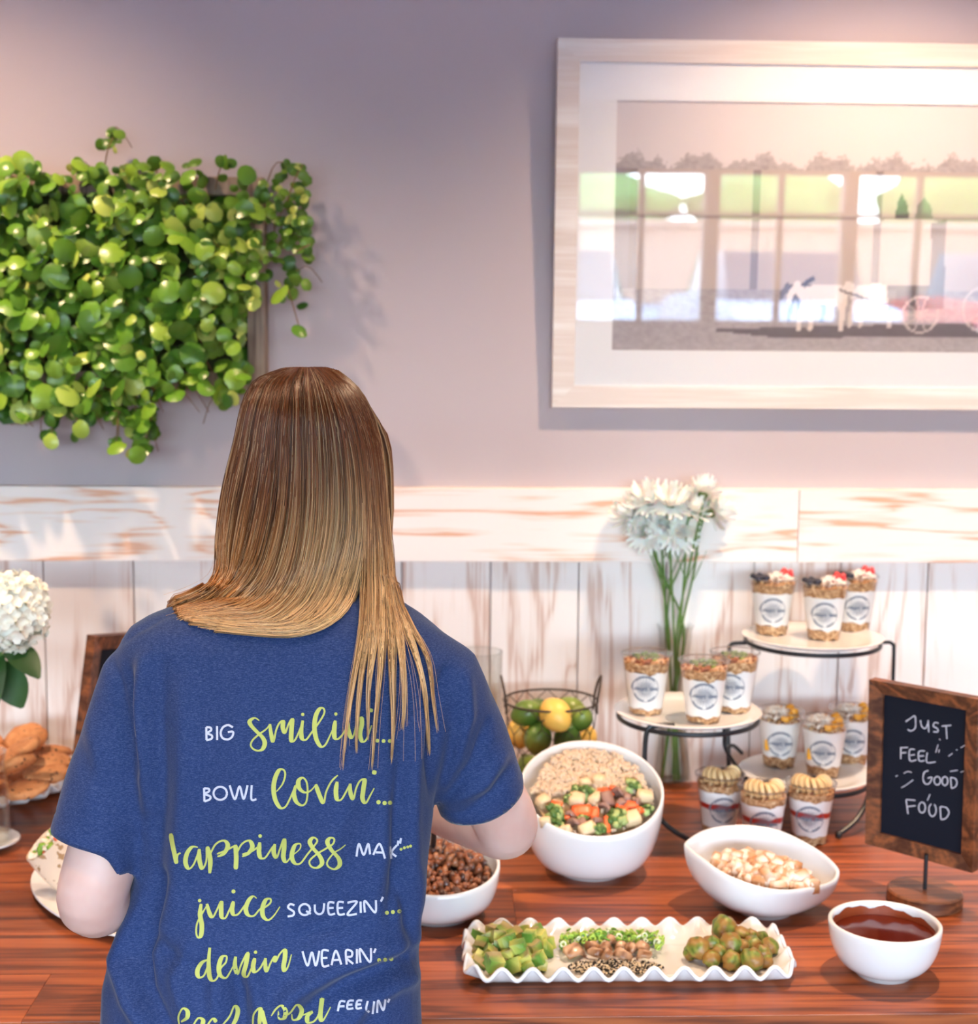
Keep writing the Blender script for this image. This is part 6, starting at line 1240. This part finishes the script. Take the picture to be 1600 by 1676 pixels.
def make_strands(G, n_, seed, cl=False, lift0=0.0, liftr=.010, smp=30, rad=.00042):
    G = np.array([spline(g_, smp) for g_ in G]); ng = len(G)
    for q in range(n_):
        u = hr_.random()*(ng-1); i = min(int(u), ng-2); f_ = u-i; t = np.linspace(0, 1, smp)
        if cl:
            w_ = f_+0*t; tgt = round(f_); s_ = np.clip((t-.50)/.28, 0, 1); s_ = s_*s_*(3-2*s_); w_ = f_*(1-s_)+(tgt+(f_-tgt)*.10)*s_
        else: w_ = f_+0*t
        P = G[i]*(1-w_)[:, None]+G[i+1]*w_[:, None]; ph = hr_.uniform(0, 6.28); fq = hr_.uniform(2, 5)
        amp = (hr_.gauss(0, 1)*4.0)*(1-.6*t) if not cl else hr_.gauss(0, 1)*(3.2*(1-t)+.9*(1-t**3)*(t > .4))
        P[:, 0] += amp+np.sin(t*fq*2+ph)*1.2*np.clip(t*4, 0, 1); P[:, 1] += (hr_.gauss(0, 1)*2.2)*np.clip(t*5, 0, 1)*(1 if not cl else 0)
        if not cl: P[:, 1] += (hr_.gauss(0, 4.5)+9*noise.noise(Vector((u*3.1, seed, 4))))*t**3; P[:, 0] += 7*noise.noise(Vector((u*5.3, seed, 8)))*np.sin(t*pi)
        end = hr_.uniform(.80, 1.0) if cl else (1.0 if hr_.random() < .8 else hr_.uniform(.8, 1)); P = np.stack([np.interp(t*end, t, P[:, 0]), np.interp(t*end, t, P[:, 1])], -1)
        lift = lift0+liftr*hr_.random(); P3 = [hp(x, y, lift*(1-.55*tt)+.0004) for (x, y), tt in zip(P, t)]
        P3 = np.array([tuple(p) for p in P3]); k_ = np.array([.25, .5, .25])
        for _ in range(3): P3[1:-1, 1] = P3[:-2, 1]*.25+P3[1:-1, 1]*.5+P3[2:, 1]*.25
        if not cl and lift0 >= 0:
            e_ = P3[-1]; w_ = hr_.uniform(0, .03); P3 = np.concatenate([P3, [e_+np.array((-.008-w_*.2, .030, -.010)), e_+np.array((-.008-w_*.3, .065, -.030)), e_+np.array((.002, .100, -.08)), e_+np.array((.01+w_, .115, -.16-w_))]]); t = np.linspace(0, 1, smp+4)
        bl = np.clip((u/(ng-1))*1.45+hr_.gauss(0, .14)-.30, 0, 1) if not cl else np.clip(.72+hr_.gauss(0, .22), 0, 1)
        sk = noise.noise(Vector((u*2.3, seed*5, 1)))*.9+noise.noise(Vector((u*7.1, seed*3, 9)))*.5; addstrand(P3-o0, rad*hr_.uniform(.7, 1.35)*(np.clip((1-t)*9+.12, 0, 1)), strcol(t*end, hr_.random(), float(np.clip(bl+sk*.35, 0, 1)), hr_.uniform(.75, 1.2)*(1+sk*.35)))
make_strands(GA, 2600, 1, False, .0, .011)
make_strands(GC_, 1500, 2, True, .001, .009)
# filler layer close to the scalp so no gaps show
make_strands(GA, 900, 3, False, -.006, .004, 20, .0011)
make_strands([g_[:5] for g_ in [GA[-1]]+GC_], 500, 3, False, -.006, .004, 16, .0011)
# flyaways
for q in range(60):
    G_ = (GA+GC_)[hr_.randrange(len(GA)+len(GC_))]; P = spline(G_, 24); t = np.linspace(0, 1, 24); P[:, 0] += hr_.gauss(0, 10)*t*t*1.5+np.sin(t*6+q)*3*t; P[:, 1] += hr_.gauss(0, 8)*t
    P3 = np.array([tuple(hp(x, y, .012+.008*hr_.random())) for x, y in P]); addstrand(P3-o0, .00016*np.ones(24), strcol(t, .5, .7, 1.1))
# sides and front of the head (3D guides round the temples to the chest)
hz_top = HC.z+.108
def side_strands(s_, n_):
    for q in range(n_):
        ya = hr_.uniform(-.02, .085); v_ = hr_.random(); off = hr_.uniform(.003, .014); yo = ya
        P = [(s_*.004, yo*.9, .104-abs(yo)*.25), (s_*(.045+off), yo*1.0, .088-abs(yo)*.3), (s_*(.074+off), yo*.95, .035), (s_*(.080+off), yo*.8+.01, -.04), (s_*(.078+off), yo*.7+.02, -.12), (s_*(.085+off*2), yo*.6+.035, -.20), (s_*(.085+off*2), yo*.5+.055+.03*(v_), -.28)]
        P3 = spline([tuple(HC+Vector(p)) for p in P], 20)
        for i in range(len(P3)):
            h = BV.find_nearest(Vector(P3[i]))
            if h[0] is not None and (Vector(P3[i])-h[0]).dot(h[1]) < .004: P3[i] = np.array(h[0]+h[1]*.005)
        t = np.linspace(0, 1, 20); addstrand(P3-o0, .00085*np.clip((1-t)*9+.12, 0, 1), strcol(t, hr_.random(), .45, hr_.uniform(.7, 1.1)))
side_strands(-1, 420); side_strands(1, 420)
HAIRM = vcol('hair', .38); HAIRM.node_tree.nodes['Principled BSDF'].inputs['Specular IOR Level'].default_value = .42
ho = mk('hair', np.concatenate(hairV), np.concatenate(hairF), HAIRM, per, True, np.concatenate(hairC)); ho['kind'] = 'stuff'
# scalp shell under the strands
Vs, Fs = ico(4, 0, (.071, .086, .100)); m_ = np.array(Matrix.Rotation(radians(-10), 3, 'X')); Vs = Vs@m_.T; Vs = Vs[:, :]
sc_ = mk('hair_underlayer', Vs*np.array([1, 1, 1]), Fs, mat('hair_root', (.09, .035, .012), .6), per); sc_.location = HC+Vector((0, -.008, .004))-V0
bmh = bmesh.new(); bmh.from_mesh(sc_.data); bmesh.ops.delete(bmh, geom=[v_ for v_ in bmh.verts if v_.co.y > .045 and v_.co.z < .07], context='VERTS'); bmh.to_mesh(sc_.data); bmh.free()
print('hair verts', hn[0])
